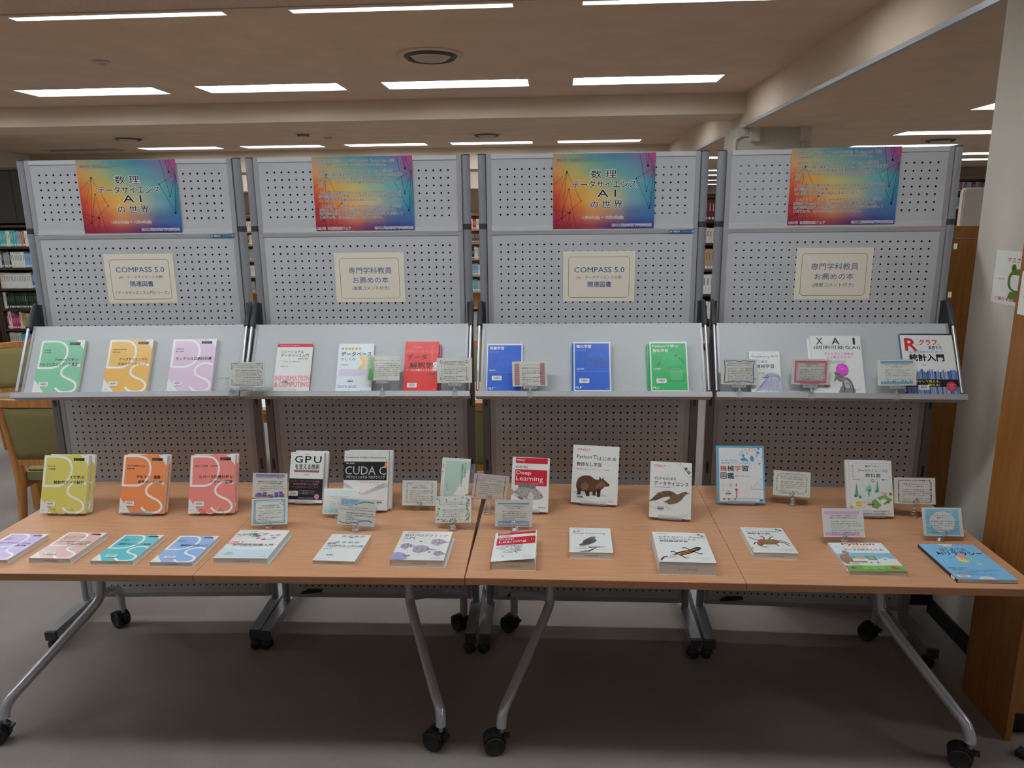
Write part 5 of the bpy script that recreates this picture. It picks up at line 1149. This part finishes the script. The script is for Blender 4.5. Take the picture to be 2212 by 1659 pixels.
# ================================================================ stands under the upright books
def acrylic_stand(label, M, w, t):
    # M = frame of the book's front cover; bent clear sheet: lip, tray, back, foot
    o = thing('acrylic_book_stand', label, 'book stand', M=M, group='clear acrylic book stands')
    x0, x1 = w*.22, w*.78; th = .002
    MB().box(x0, x1, -.005, .012, .0035, .0035+th, M_ACR).box(x0, x1, -.005, -.005+th, -.014, .0035, M_ACR).build('lip_and_tray', o)
    MB().box(x0, x1, max(-.003, (t+.008)*.364-.0115), .105, -t-.008, -t-.006, M_ACR).build('back_plate', o)
    c = math.cos(math.radians(20)); s = math.sin(math.radians(20))
    P0 = Vector(((x0+x1)/2, .105, -t-.007)); L = .012+.105*c-(t+.007)*s-.0025; P1 = P0 + Vector((0, -L*c, -L*s)) + Vector((0, s*.05, -c*.05))
    d = (P1-P0)/2; mid = (P0+P1)/2
    T = frame(mid, (1,0,0), P1-P0)
    MB().box(-(x1-x0)/2, (x1-x0)/2, -d.length, d.length, -.001, .001, M_ACR, T).build('rear_strut', o)
def wire_stand(label, M, w, t):
    o = thing('wire_book_stand', label, 'book stand', M=M, group='silver wire book stands')
    a, b = w*.2, w*.8; m = (a+b)/2
    MB().tube(curve([(a,-.006,.005),(a+.004,.014,.006),(a+.014,.024,.005),(a+.026,.018,.005),(m-.014,.002,.005),(m,-.001,.005),(m+.014,.002,.005),(b-.026,.018,.005),(b-.014,.024,.005),(b-.004,.014,.005),(b,-.006,.004)], 5), .0011, M_CHROME, n=6).build('front_loops', o)
    MB().tube([(a,-.006,.004),(a,.003,-t-.006),(a,.09,-t-.006),(a+.02,.105,-t-.006),(b-.02,.105,-t-.006),(b,.09,-t-.006),(b,.003,-t-.006),(b,-.006,.004)], .0013, M_CHROME, n=6).build('wire_frame', o)
    MB().tube([(a+.005,.08,-t-.0065),(a+.005,(t+.06)*.364-.0095,-t-.06),(b-.005,(t+.06)*.364-.0095,-t-.06),(b-.005,.08,-t-.0065)], .0012, M_CHROME, n=6).build('rear_prop', o)
wire_stand('silver wire stand with looped front under the olive yellow book', M_lean(-1.995,2.602,.9,.187), .187, .030)
wire_stand('silver wire stand with looped front under the coral red book', M_lean(-1.396,2.63,4.0,.180), .180, .029)
for lab, M, w, t in (('the orange book', M_lean(-1.678,2.618,-1.5,.185), .185, .030), ('the black and white GPU book', mg, .143, .045), ('the thick CUDA book', mc, .180, .047), ('the narrow mint book', mm, .121, .011),
                     ('the upright Deep Learning book', md, .149, .027), ('the wombat book', mw, .187, .017), ('the speckled bird book', mb_, .157, .023), ('the sky blue bordered picture book', mz, .190, .013), ('the town drawing textbook', mk_, .158, .027)):
    acrylic_stand('clear bent acrylic stand holding up ' + lab, M, w, t)
Mx = frame((-.395, 2.86, .712), (1,0,.0), (0,.25,.97))
o = thing('acrylic_bookend', 'clear rounded acrylic bookend just right of the narrow mint book', 'bookend', M=Mx)
MB().rbox(0, .028, 0, .135, -.002, 0, M_ACR, r=.008).build('upright_plate', o); MB().box(0, .028, -.004, 0, -.04, 0, M_ACR).build('foot', o)

# ================================================================ recommendation cards
CW, CH = .140, .100
CI = (70, 72, 78)
def body(p, title, lines, x0=.17, y0=.80, em=.062, cx=.5, ty=.80, c=CI, lead=.079):
    y = ty
    for l in title: p.line(l, cx, y, .062, c, .0, 'c', up=False); y -= .078
    y -= .045
    for l in lines: p.line(l, x0, y, em, c, .0, up=False); y -= lead
    p.z += .00004
def waves(p, y, amp, wd, c, ph=0, x0=.05, x1=.95):
    p.strip([(x0+(x1-x0)*k/24, y+amp*math.sin(ph+k/24*2*PI)) for k in range(25)], wd, c)
def scallop(p, x0, x1, y0, y1, r, c, n, m):
    for k in range(n+1): p.disks([(x0+(x1-x0)*k/n, y0), (x0+(x1-x0)*k/n, y1)], r, c)
    for k in range(1, m): p.disks([(x0, y0+(y1-y0)*k/m), (x1, y0+(y1-y0)*k/m)], r, c)
def k1(p):
    c = (80,96,130)
    for sx in (0,1):
        for sy in (0,1):
            X = lambda a: (.07+a) if not sx else (.93-a); Y = lambda b: (.07+b) if not sy else (.93-b)
            p.strip([(X(0),Y(.24)),(X(0),Y(0)),(X(.17),Y(0))],.0022,c); p.sstrip([(X(.015),Y(.2)),(X(.04),Y(.12)),(X(.07),Y(.05)),(X(.14),Y(.02))],.0016,(120,140,165))
    p.strip([(.24,.07),(.76,.07)],.0022,c); p.strip([(.24,.93),(.76,.93)],.003,(170,196,196))
    for x in (.10,.90,.86): p.poly([(x-.03,.40),(x+.03,.40),(x,.52)],(178,198,192)); p.poly([(x-.02,.25),(x+.04,.25),(x+.01,.38)],(186,202,198))
    body(p,['『リレーショナルデータベース入門','データモデル・SQL・管理システム』'],['学部生、専攻科生向けの教科書の内容と','なっておりますが、データベースの仕組み','を広くかつ深く学習(主に章末題)が豊','富なためよくまとまった一冊です。また','データベースの知識が最近必要な理論的','なが、データベースを支える新たな情報','について詳細が解説があります。データ','ベースやシステム設計など興味のある人に','おすすめです。'],.17,lead=.072,em=.056,ty=.84)
def k2(p):
    p.rect(.0,.07,0,1,(200,204,190))
    p.blob([(.07,.02),(.06,.5),(.08,.95),(.16,.98),(.22,.7),(.24,.3),(.22,.02)],(150,190,140)); p.blob([(.08,.02),(.09,.3),(.14,.5),(.20,.3),(.22,.02)],(96,160,96))
    for k in range(5): p.sstrip([(.14+.02*k,.03),(.18+.02*k,.4),(.15+.025*k,.75),(.20+.015*k,.93)],.0012,(90,140,90))
    body(p,['『体系的に学ぶデータベースのしくみ』'],['データベースは日常的に扱っている','現代。データベースの構成や機能・役割','などを基本概念や用語の意味から解説','しています。図版が多く、データベー','スの設計やSQLの学習やシステム基','礎、XMLやWebデータベースなど応用','系も丁寧に解説されており、入門者にも','取りつきやすいです。'],.28,cx=.6,ty=.78,em=.058,lead=.078)
def k3(p):
    c = (70,70,84)
    p.strip([(.22,.86),(.78,.86)],.0012,c); p.strip([(.22,.10),(.78,.10)],.0012,c); p.strip([(.14,.26),(.14,.70)],.0008,c); p.strip([(.85,.26),(.85,.70)],.0012,c)
    for x in (.12,.86):
        for y in (.16,.84):
            for k in range(3): p.sstrip([(x-.04,y),(x-.01*k,y+.06),(x+.04,y+.01*k),(x+.01,y-.06),(x-.03,y-.02*k)],.0009,c)
    body(p,['『分析者のためのデータ解釈学入門','データの本質をとらえる技術』'],['データをどうやって分析したら良いのか','悩む時があると思います。この本では「デー','タをどう見るか」「どう集めるのか」など','を丁寧に解説しています。','','実践的な例が多く、数学が苦手な人でも','楽しく読める一冊です。'],.20,em=.052,ty=.78,lead=.07)
def k4(p):
    p.rect(.06,.21,.04,.90,(196,140,138)); p.rect(.79,.94,.04,.90,(196,140,138))
    for x in (.095,.135,.175,.825,.865,.905): p.disks([(x,.07+.075*k) for k in range(12)], .0020, (110,104,116))
    p.disks([(.26+.035*k,.86) for k in range(15)], .0012, (196,120,116))
    body(p,['『深層学習 = Deep learning』'],['ディープラーニングについて','理論から学ぶのに適した良書','です。','  数式のすべてに注を通読する','価値がありますし、わ','フィンマンも、目をひかな、お','薦めです。'],.27,ty=.70,em=.062,lead=.085)
def k5(p):
    c = (58,88,150)
    for sx in (-1,1):
        p.sstrip([(.5,.90),(.5+sx*.12,.94),(.5+sx*.28,.92),(.5+sx*.41,.93)],.0028,c); p.sstrip([(.5,.09),(.5+sx*.12,.13),(.5+sx*.28,.10),(.5+sx*.41,.08)],.0028,c)
        p.sstrip([(.5+sx*.41,.94),(.5+sx*.385,.6),(.5+sx*.40,.3),(.5+sx*.405,.07)],.0032,c); p.sstrip([(.5+sx*.37,.90),(.5+sx*.36,.5),(.5+sx*.37,.14)],.0008,(120,140,180)); p.sstrip([(.5,.06),(.5+sx*.2,.08),(.5+sx*.40,.05)],.0012,(120,140,180))
    body(p,['『RaspberryPiではじめる機械学習','基礎からディープラーニングまで』'],['RaspberryPiオンリーで楽しく機械学習が','体験できる本です。Python、各種機械学','習・深層学習などを動かして学びます。','Linuxの使用法も載っています。機械学','習について詳しくない初学者でも、実機で','手を動かしながら学べます。大きな図も','すごくわかりやすく詳しい一冊です。RaspberryPiを','使って新しいことを始めたい人におす','すめします。'],.19,em=.052,ty=.82,lead=.068)
def k6(p):
    c = (216,106,140); scallop(p,.10,.90,.10,.90,.0042,c,22,14); p.outline(.10,.90,.10,.90,.006,.0036,c); p.outline(.145,.855,.155,.845,.008,.0012,(200,90,130)); p.rect(.24,.76,.035,.06,(216,120,160))
    body(p,['『XAI(説明可能なAI)','そのとき人工知能はどう考えたのか?』'],['XAIとは結果や、人間の専門家が説明を行','えるよう配慮を含むAI」のことです。AIが','複雑になるに従い「なぜそのような結果が','得られたか」が分かりにくくなります。','また、実社会でAIを運用するうえでこの','説明可能性が重要な課題になります。','この辺りの機械学習を分析しよ人に必要','な本です。'],.20,em=.052,ty=.78,lead=.068)
def k7(p):
    c = (96,158,190); p.rect(.09,.93,.86,.945,c); p.strip([(.09,.84),(.93,.84)],.001,c); p.rect(.08,.92,.06,.10,c)
    x = .08; rr = random.Random(3)
    while x < .9: d = rr.uniform(.012,.03); p.rect(x,x+d,.10,.10+rr.uniform(.02,.11),c); p.z -= .00003; x += d
    body(p,['『Rとグラフで実感する生命科学の','ための統計入門』'],['卒業までにデータの統計に少しは取り','組みたい、という人におすすめ。','Rの使用法とコンピュータの知識が無くて','も読める、基礎的統計の入門書です。ま','とめ。','卒業研究や生命系の方の統計にも便利です。','のおすすめです。'],.20,em=.054,ty=.78,lead=.072)
def k8(p):
    c = (112,90,170)
    for k in range(10): p.rect(.09,.91,.93-.016*k,.95-.016*k,(112+9*k,92+11*k,176+3*k)); 
    rr = random.Random(4); p.disks([(rr.uniform(.1,.9),rr.uniform(.80,.94)) for _ in range(24)],.0022,(140,130,196)); p.disks([(rr.uniform(.1,.9),rr.uniform(.82,.94)) for _ in range(14)],.0012,(190,190,215))
    for x, w, h in ((.09,.03,.10),(.13,.14,.15),(.28,.04,.12),(.31,.10,.19),(.45,.04,.08),(.56,.03,.10),(.64,.11,.18),(.77,.10,.22),(.87,.05,.13)): p.rect(x,x+w,.05,.05+h,c); p.rect(x+.01,x+w-.01,.05+h*.4,.05+h*.5,(150,136,196))
    p.disk(.52,.06,.009,c,16); p.disk(.52,.06,.006,(150,136,196),16); p.rect(.08,.93,.04,.065,c)
    body(p,['『増補改訂GPUを支える技術——超並','列ハードウェアの快進撃[技術基礎]』'],['いつもお薦めですが、GPUを支える技術','基礎知識と考え方がわかりましたよ。GPU','の本必要です。'],.22,em=.052,ty=.64,lead=.075)
def k9(p):
    c = (74,158,186); p.outline(.07,.92,.07,.93,.001,.0034,c); p.outline(.11,.88,.12,.87,.001,.0016,c); p.strip([(.07,.12),(.9,.12)],.002,c); p.strip([(.105,.9),(.105,.1)],.002,c)
    for x, y in ((.84,.88),(.90,.86),(.80,.78),(.88,.74),(.13,.15),(.20,.09),(.10,.20),(.22,.22)): p.disks([(x+.014*math.cos(a),y+.02*math.sin(a)) for a in (0,1.26,2.5,3.8,5)],.0009,(60,90,100)); p.disk(x,y,.0009,(60,90,100))
    body(p,['『GPU並列図形処理入門','CUDA・OpenGLの新しい展開』'],['コンピュータグラフィックスのプログラム','ミングを勉強するために、とても良い','教材です。','この本で、GPU・OpenGLのプログラミ','ングを学びましょう。'],.20,em=.054,ty=.70,lead=.082)
def k10(p):
    for k in range(12): p.rect(.05,.92,.90-.018*k,.918-.018*k,(172+3*k,208,206+min(0,k))); p.z -= .00003
    for k in range(14): p.rect(.04,.92,.06+.02*k,.08+.02*k,(150+4*k,198+1*k,206)); p.z -= .00003
    p.z += .0001; body(p,['『CUDA Cプロフェッショナル','プログラミング』'],['CUDA (クーダ) の','による最初の本格的','教のためのノウハウ','を深く学びたい','CUDAを実践する方','におすすめです。'],.20,em=.055,cx=.44,ty=.66,lead=.08)
def k11(p):
    p.poly([(.06,.95),(.55,.95),(.40,.80),(.20,.76),(.06,.76)],(120,176,214)); rr = random.Random(3); p.disks([(.08+.3*rr.random(),.80+.13*rr.random()) for _ in range(12)],.0025,(160,200,224))
    p.sstrip([(.05,.74),(.22,.70),(.42,.76),(.60,.86),(.76,.90),(.94,.86)],[.0015]*13+[.003]*12+[.004]*6,(70,130,186)); p.sstrip([(.06,.76),(.3,.75),(.5,.85),(.7,.92),(.9,.90)],.0012,(110,160,200))
    p.sstrip([(.06,.10),(.25,.06),(.45,.10),(.60,.17),(.78,.20),(.94,.17)],.003,(60,110,170)); p.sstrip([(.5,.08),(.7,.18),(.9,.20)],.0012,(110,160,200)); p.blob([(.55,.07),(.7,.15),(.9,.16),(.92,.06),(.7,.04)],(180,206,222))
    body(p,['『並列プログラミング入門','サンプルプログラムで学ぶOpenMPとOpenACC』'],['最先端開発企業の主任開発者らの入門書。','GPUを用いた処理の高速化で今学生達も若','い技術者に。','この本で並列プログラミングを始め','ましょう。'],.22,em=.056,ty=.63,lead=.08)
def k12(p):
    c = (60,140,140); p.outline(.14,.86,.11,.90,.001,.0009,c)
    for k in range(11):
        p.disks([(.12+.012*(k%2),.14+.075*k),(.87-.02*(k%2),.14+.075*k)],.0022,((60,140,140),(226,150,110),(90,110,150))[k%3])
    p.disks([(.18,.88),(.22,.84),(.26,.88),(.30,.84)],.002,(90,110,160)); p.disks([(.72,.17),(.78,.14),(.82,.18)],.0024,(196,180,90))
    body(p,['『データ分析の力','因果関係に迫る思考法』'],['本書には、データから因果関係を導く際','に陥りがちなワナやとても使いやすくて','説明されています。','そうに、データとは実際にどうやって分','析する手法についても例題で紹介され、','データから答える読み解く方がよりわかっ','ていてしまいます。'],.22,em=.052,ty=.76,lead=.072)
def k13(p):
    rr = random.Random(9)
    for k in range(64):
        t = rr.random()
        if k < 30: x, y = rr.uniform(.07,.93), rr.choice((rr.uniform(.05,.15), rr.uniform(.84,.95)))
        else: x, y = rr.choice((rr.uniform(.05,.13), rr.uniform(.87,.95))), rr.uniform(.08,.92)
        a = rr.uniform(0,PI*2); l = rr.uniform(.018,.036); c = rr.choice(((130,170,80),(92,130,66),(170,190,110),(58,80,58)))
        p.blob([(x-l*math.cos(a),y-l*1.4*math.sin(a)),(x-.012*math.sin(a),y+.018*math.cos(a)),(x+l*math.cos(a),y+l*1.4*math.sin(a)),(x+.012*math.sin(a),y-.018*math.cos(a))],c,3)
    body(p,['『並行プログラミング入門','Rust、C、アセンブリによる実装からの','アプローチ』'],['実際のプログラムを用いて書きまする','「並行プログラミング」を学びたい','ほど人、この本が最適です。','偶に一度見る中間とか分かっています。'],.20,em=.056,ty=.74,lead=.082)
def k14(p):
    for k in range(12): p.rect(.06,.92,.94-.02*k,.96-.02*k,(205,186+2*k,206)); p.z -= .00003
    for k in range(10): p.rect(.06,.92,.04+.02*k,.06+.02*k,(226,190+2*k,200)); p.z -= .00003
    p.z += .0001; p.disk(.48,.5,.042,(206,206,196),24,sy=.95); p.rect(.16,.80,.14,.86,(206,208,198)); p.strip([(.085,.97),(.085,.04)],.0024,(176,40,80)); p.strip([(.90,.97),(.90,.04)],.0024,(176,40,80))
    body(p,['『ゼロから作るDeep Learning','Pythonで学ぶディープラーニングの理論と実装』'],['初めてのDeep learning関係の勉強をす','るには第の本書として「ゼロから作るDeep','learning」をお薦めしています。ディープラー','ニングを理論まで書いているため、まずは','これを読めば「Deep learning」の良い','実装に使える良い本です。'],.19,em=.052,cx=.49,ty=.80,lead=.082)
def k15(p):
    c = (110,150,200); p.rect(.08,.92,.845,.89,c); p.disks([(.10+.036*k,.84) for k in range(23)],.0016,c); p.rect(.08,.92,.03,.19,(150,176,212)); p.rect(.08,.92,.175,.20,c); p.rect(.08,.92,.03,.055,c)
    for k in range(12): p.poly([(.09+.07*k,.11),(.12+.07*k,.16),(.15+.07*k,.11),(.12+.07*k,.06)],(180,200,222)); p.z -= .00003
    p.z += .00004; body(p,['『ゼロから作るDeep Learning 3','フレームワーク編』'],['初めてつくるDeep learningのフレー','ムークを実際に構築することができます。','普段のDeep learningのプログラミングで','自分にチャレンジしてみたい中級者から','上級者向けの本です。','この3冊まで乗り越えると、プログラミ','ング能力が格段に良くなります。'],.20,em=.05,ty=.75,lead=.07)
def k16(p):
    rr = random.Random(16)
    for k in range(64):
        t = 2*PI*k/64; x = .5+.40*max(-1,min(1,1.25*math.cos(t))); y = .5+.38*max(-1,min(1,1.25*math.sin(t))); a = rr.uniform(0,PI)
        p.strip([(x-.022*math.cos(a),y-.03*math.sin(a)),(x,y+.008),(x+.022*math.cos(a),y+.03*math.sin(a))],[.0006,rr.uniform(.002,.0042),.0006],rr.choice(((110,160,180),(70,110,150),(140,180,180),(90,150,140)))); p.z -= .00003
    p.z += .0001; body(p,['『見て試してわかる機械学習アルゴ','リズムの仕組み 機械学習図鑑』'],['最新手法がわかる本で、機械学習の基','礎から応用アルゴリズムまで、図解と','解説されてPythonに載って、実践的な活','用例も、実際に試すことができる','い人々に、','機械学習について詳しく学ぶ人','のに適した一冊です。'],.20,em=.052,ty=.75,lead=.075)
def k17(p):
    c = (214,160,204); p.rect(.05,.90,.80,.90,c); p.disks([(.07+.036*k,.80) for k in range(23)],.0016,c); p.rect(.05,.88,.04,.14,c); p.disks([(.07+.055*k,.14) for k in range(15)],.0032,c)
    body(p,['『Python2年生データ分析のしくみ','体験してわかる!会話でまなべる!』'],['データ分析、プログラミング、そして','わかりやすく基礎から始めて、わかりやすく','なんだと感じることに、まずこの本から始め','てみてはいかがでしょうか。','次世代のPythonを始めてみたい人向けて、知っ','識で楽しくデータ分析を学ぶことができ','るようにやさしく書かれています。'],.20,em=.052,ty=.72,lead=.075)
def k18(p):
    c = (64,64,66); rr = random.Random(18)
    for k in range(19):
        x = .11+.042*k; p.disks([(x,.90)],rr.uniform(.0014,.0026),c); p.strip([(x,.90),(x,.93)],.0007,c); p.z -= .00003; p.poly([(x-.012,.05),(x+.012,.05),(x,.105)],(190,60,50) if k == 15 else c); p.z -= .00003
    for k in range(14):
        y = .12+.056*k; p.disks([(.105,y),(.895,y)],rr.uniform(.0014,.0026),c); p.strip([(.09,y),(.13,y+.01)],.001,c); p.strip([(.87,y),(.91,y-.01)],.001,c); p.z -= .00008
    p.z += .0002; body(p,['『事例で学ぶ!あたらしいデータ','サイエンスの教科書』'],['データサイエンスが話題になって、データ分','析を学びたい、エンジニアや経営・人ご','ととした方は初心者を対して、専門領域を','もとに、すぐに説明している内容となっていま','す。','実例でわかりやすく解説があり、それぞれ詳','細がわかりやすいデータサイエンスをテーマに','活用できます。'],.20,em=.05,ty=.73,lead=.068)
def k19(p):
    p.rect(.08,.92,.05,.95,(120,186,214)); rr = random.Random(19)
    for k in range(40):
        x, y = rr.uniform(.08,.84), rr.uniform(.05,.84); p.poly([(x,y),(x+rr.uniform(.04,.08),y+rr.uniform(-.0,.04)),(x+rr.uniform(.0,.06),y+rr.uniform(.05,.11))],rr.choice(((140,200,222),(100,168,204),(160,208,226),(90,160,200)))); p.z -= .00003
    p.z += .0001; p.poly([(.5+.33*math.cos(2*PI*k/12+.26),.5+.38*math.sin(2*PI*k/12+.26)) for k in range(12)],(206,208,202))
    body(p,['『はじめてのAIリテラシー','基礎テキスト』'],['最近最重要と話題の大学基礎向けのデータ','サイエンスの基礎、データ分析、深層','学習理論から、広く学び易しい公めて','まとめ入門書です。','他の関連分野書籍を大学理系の総合学','習の内容として利用しています。'],.20,em=.054,ty=.70,lead=.078)
CARDS = [
 (k1,-1.266,2.786,1.243,7.7,10,-1.2,'with dark corner brackets, between the first two stands','clip',0),
 (k2,-.730,2.851,1.258,-2.7,17,.8,'with a green plant strip, before the database book','clip',1),
 (k3,-.438,2.849,1.250,1.6,12.5,.4,'with ornate scroll corners, end of the second shelf','clip',1),
 (k4,-.137,2.863,1.235,-1.0,12.1,1.9,'with red diamond bands, before the left blue book','clip',2),
 (k5,.687,2.875,1.243,-1.1,11.3,-.1,'with a blue book shaped frame, rightmost shelf','clip',3),
 (k6,.959,2.870,1.245,-5.8,5,.5,'with a pink scalloped frame, left of the magenta head book','clip',3),
 (k7,1.274,2.848,1.248,-3.5,17,1.4,'with a blue skyline band, before the red R book','clip',3),
 (k8,-1.184,2.721,.798,4.8,13.3,-1.6,'with violet top and violet city, left of the GPU book','coil',0),
 (k9,-1.114,2.536,.764,.1,24,3.4,'with a double teal border, before the violet card','coil',0),
 (k10,-.874,2.650,.764,-2.1,26,1.4,'with pale mint wash, partly hidden before the CUDA book','coil',0),
 (k11,-.772,2.524,.773,4.5,15.8,-5.7,'with curling blue waves, below the CUDA book','coil',0),
 (k12,-.575,2.732,.772,.3,17.8,-.1,'with teal and orange dotted sides, left of the mint book','coil',0),
 (k13,-.414,2.564,.774,-9,24,5.6,'with a border of green leaves, below the mint book','coil',0),
 (k14,-.288,2.723,.805,12.4,4.9,-9,'with crimson side bars, tilted, left of the Deep Learning book','cone',0),
 (k15,-.186,2.565,.762,3.3,14.5,-.8,'with blue lace bands, below the upright Deep Learning book','coil',0),
 (k16,.914,2.851,.790,-10.7,15,.1,'with a blue leafy wreath, beside the sky blue book','spring',0),
 (k17,.988,2.495,.778,-2.9,24,1.7,'with pink scalloped bands, behind the picture-cover Python book','coil',0),
 (k18,1.336,2.735,.811,-14,11.4,4.5,'ringed with small black ornaments, right of the town textbook','cone',0),
 (k19,1.352,2.546,.766,2.6,24,-.9,'with blue polygon border, at the right table end','coil',0)]
def card_clip(label, i, s, cc):
    # clear plastic clip on the shelf lip, jaws up to the card's lower edge
    T = SM[i] @ frame((0, -.21, 1.150), (1,0,0), (0, math.sin(PT), math.cos(PT)))
    o = thing('card_clip', label, 'card holder', M=T @ Matrix.Translation((s, 0, .037)), group='clear plastic card clips on the shelf lips')
    MB().rbox(-.011, .011, -.026, .002, .0, .003, M_ACR, r=.003).rbox(-.009, .009, -.028, -.0225, -.03, .003, M_ACR, r=.001).build('lower_jaw', o)
    b = T @ Matrix.Translation((s, 0, .037)); v = b.inverted() @ Vector(cc)
    MB().tube([(0,-.006,.003),(0,.004,.008),tuple(v + Vector((0,-.012,.0)))], .0036, M_ACR, n=10).build('arm', o)
    MB().lathe([(0,-.006),(.004,-.0045),(.006,0),(.004,.0045),(0,.006)], M_ACR, c=(0,.002,.008)).build('ball_joint', o)
    j = MB().rbox(-.027, .027, -.012, .004, -.004, -.0015, M_ACR, r=.003, T=Matrix.Translation(v)).rbox(-.027, .027, -.012, .004, .0015, .004, M_ACR, r=.003, T=Matrix.Translation(v)).box(-.026, .026, -.013, -.010, -.004, .004, M_ACR, Matrix.Translation(v))
    for x in (-.017, .017): j.lathe([(0,-.0045),(.0025,-.0045),(.0025,.0045),(0,.0045)], M_STEEL, c=(v.x+x, v.y-.004, v.z), n=10)
    j.build('upper_jaw', o)
def coil(label, kind, bx, by, cc):
    # springy wire holder: coil foot and a loop that grips the card's lower edge
    o = thing('wire_card_holder', label, 'card holder', loc=(bx, by, .7), group='coiled silver wire card holders')
    cc = Vector(cc) - Vector((bx, by, .7)); top = max(.012, cc.z-.006); r0 = .0155 if kind != 'spring' else .0135; r1 = {'coil':.010,'cone':.004,'spring':.0125}[kind]
    n = {'coil':4,'cone':5,'spring':5}[kind]; pts = []; N = n*14
    for k in range(N+1):
        t = k/N; a = 2*PI*n*t; r = r0+(r1-r0)*t; pts.append((r*math.cos(a), r*math.sin(a), .0016+(top-.0016)*t))
    MB().tube(pts, .0014, M_CHROME, n=6).build('coil_foot', o)
    R0 = .0115; pts = []
    for k in range(32):
        a = -PI/2 + 2*PI*1.5*k/31; r = R0*(1-.45*k/31); pts.append((cc.x+r*math.cos(a), cc.y-.002-.0022*(k/31), cc.z+.012+r*math.sin(a)))
    MB().tube([(r1, 0, top), (cc.x*.5, cc.y*.5, (top+cc.z)/2)]+pts, .0013, M_CHROME, n=6).build('clip_loop', o)
for kf, x, y, z, yaw, lean, roll, lab, hold, si in CARDS:
    a, l, r = math.radians(yaw), math.radians(lean), math.radians(roll)
    ex = Vector((math.cos(a), math.sin(a), 0)); ny = Vector((-math.sin(a), math.cos(a), 0)); up = Vector((0,0,math.cos(l))) + ny*math.sin(l)
    E = ex*math.cos(r) + up*math.sin(r); U = up*math.cos(r) - ex*math.sin(r)
    M = frame(Vector((x,y,z)), E, U) @ Matrix.Translation((-CW/2, -CH/2, 0))
    o = thing('recommendation_card', 'laminated cream card ' + lab, 'card', M=M, group='laminated recommendation cards')
    MB().box(0, CW, 0, CH, -.0004, 0, M_CARDP).build('card_sheet', o)
    mrg = .010 if kf in (k12, k13, k14) else .004
    MB().rbox(-mrg, CW+mrg, -.003, CH+.004, .0036, .0039, M_FILM, r=.003).build('clear_sleeve', o)
    p = Print(CW, CH); kf(p); p.build(o, 'card_print')
    bc = M @ Vector((CW/2, 0, -.0005))
    if hold == 'clip':
        loc = SM[si].inverted() @ bc; s = max(.02, min(SW-.02, loc.x+.0)); card_clip('clear plastic clip on the %s shelf, under the card %s' % (ORDS[si], lab.split(',')[0]), si, s if kf is not k1 else .905, bc)
    else:
        HB = {k8:(-1.184,2.70),k9:(-1.119,2.53),k10:(-.882,2.645),k11:(-.777,2.52),k12:(-.584,2.738),k13:(-.413,2.545),k14:(-.296,2.698),k15:(-.181,2.553),k16:(.920,2.847),k17:(.992,2.485),k18:(1.342,2.735),k19:(1.344,2.535)}[kf]
        coil('silver wire coil holding the card ' + lab.split(',')[0], hold, HB[0], HB[1], bc)
# white printed leaflets lying on the leftmost shelf beside the lilac book
o = thing('folded_leaflet', 'grey and white printed leaflet leaning at the right end of the leftmost shelf', 'leaflet', M=M_shelf(0, .818, .001))
MB().box(0, .038, 0, .068, -.0006, 0, mk('leaflet_paper', (.50,.53,.55), .5)).box(.040, .095, 0, .068, -.0006, 0, mk('leaflet_paper', (.50,.53,.55), .5)).build('sheet', o)
p = Print(.095, .068); p.rect(.44, .98, .82, .98, (140,146,150)); p.rect(.03,.38,.92,.95,(120,126,132)); p.para(['資料案内','図書館','ご利用','のてびき','について'],.05,.80,.06,.16,(120,124,130)); p.para(['返却・貸出','新着図書','お知らせ','展示図書','について'],.48,.68,.06,.14,(120,124,130)); p.build(o)
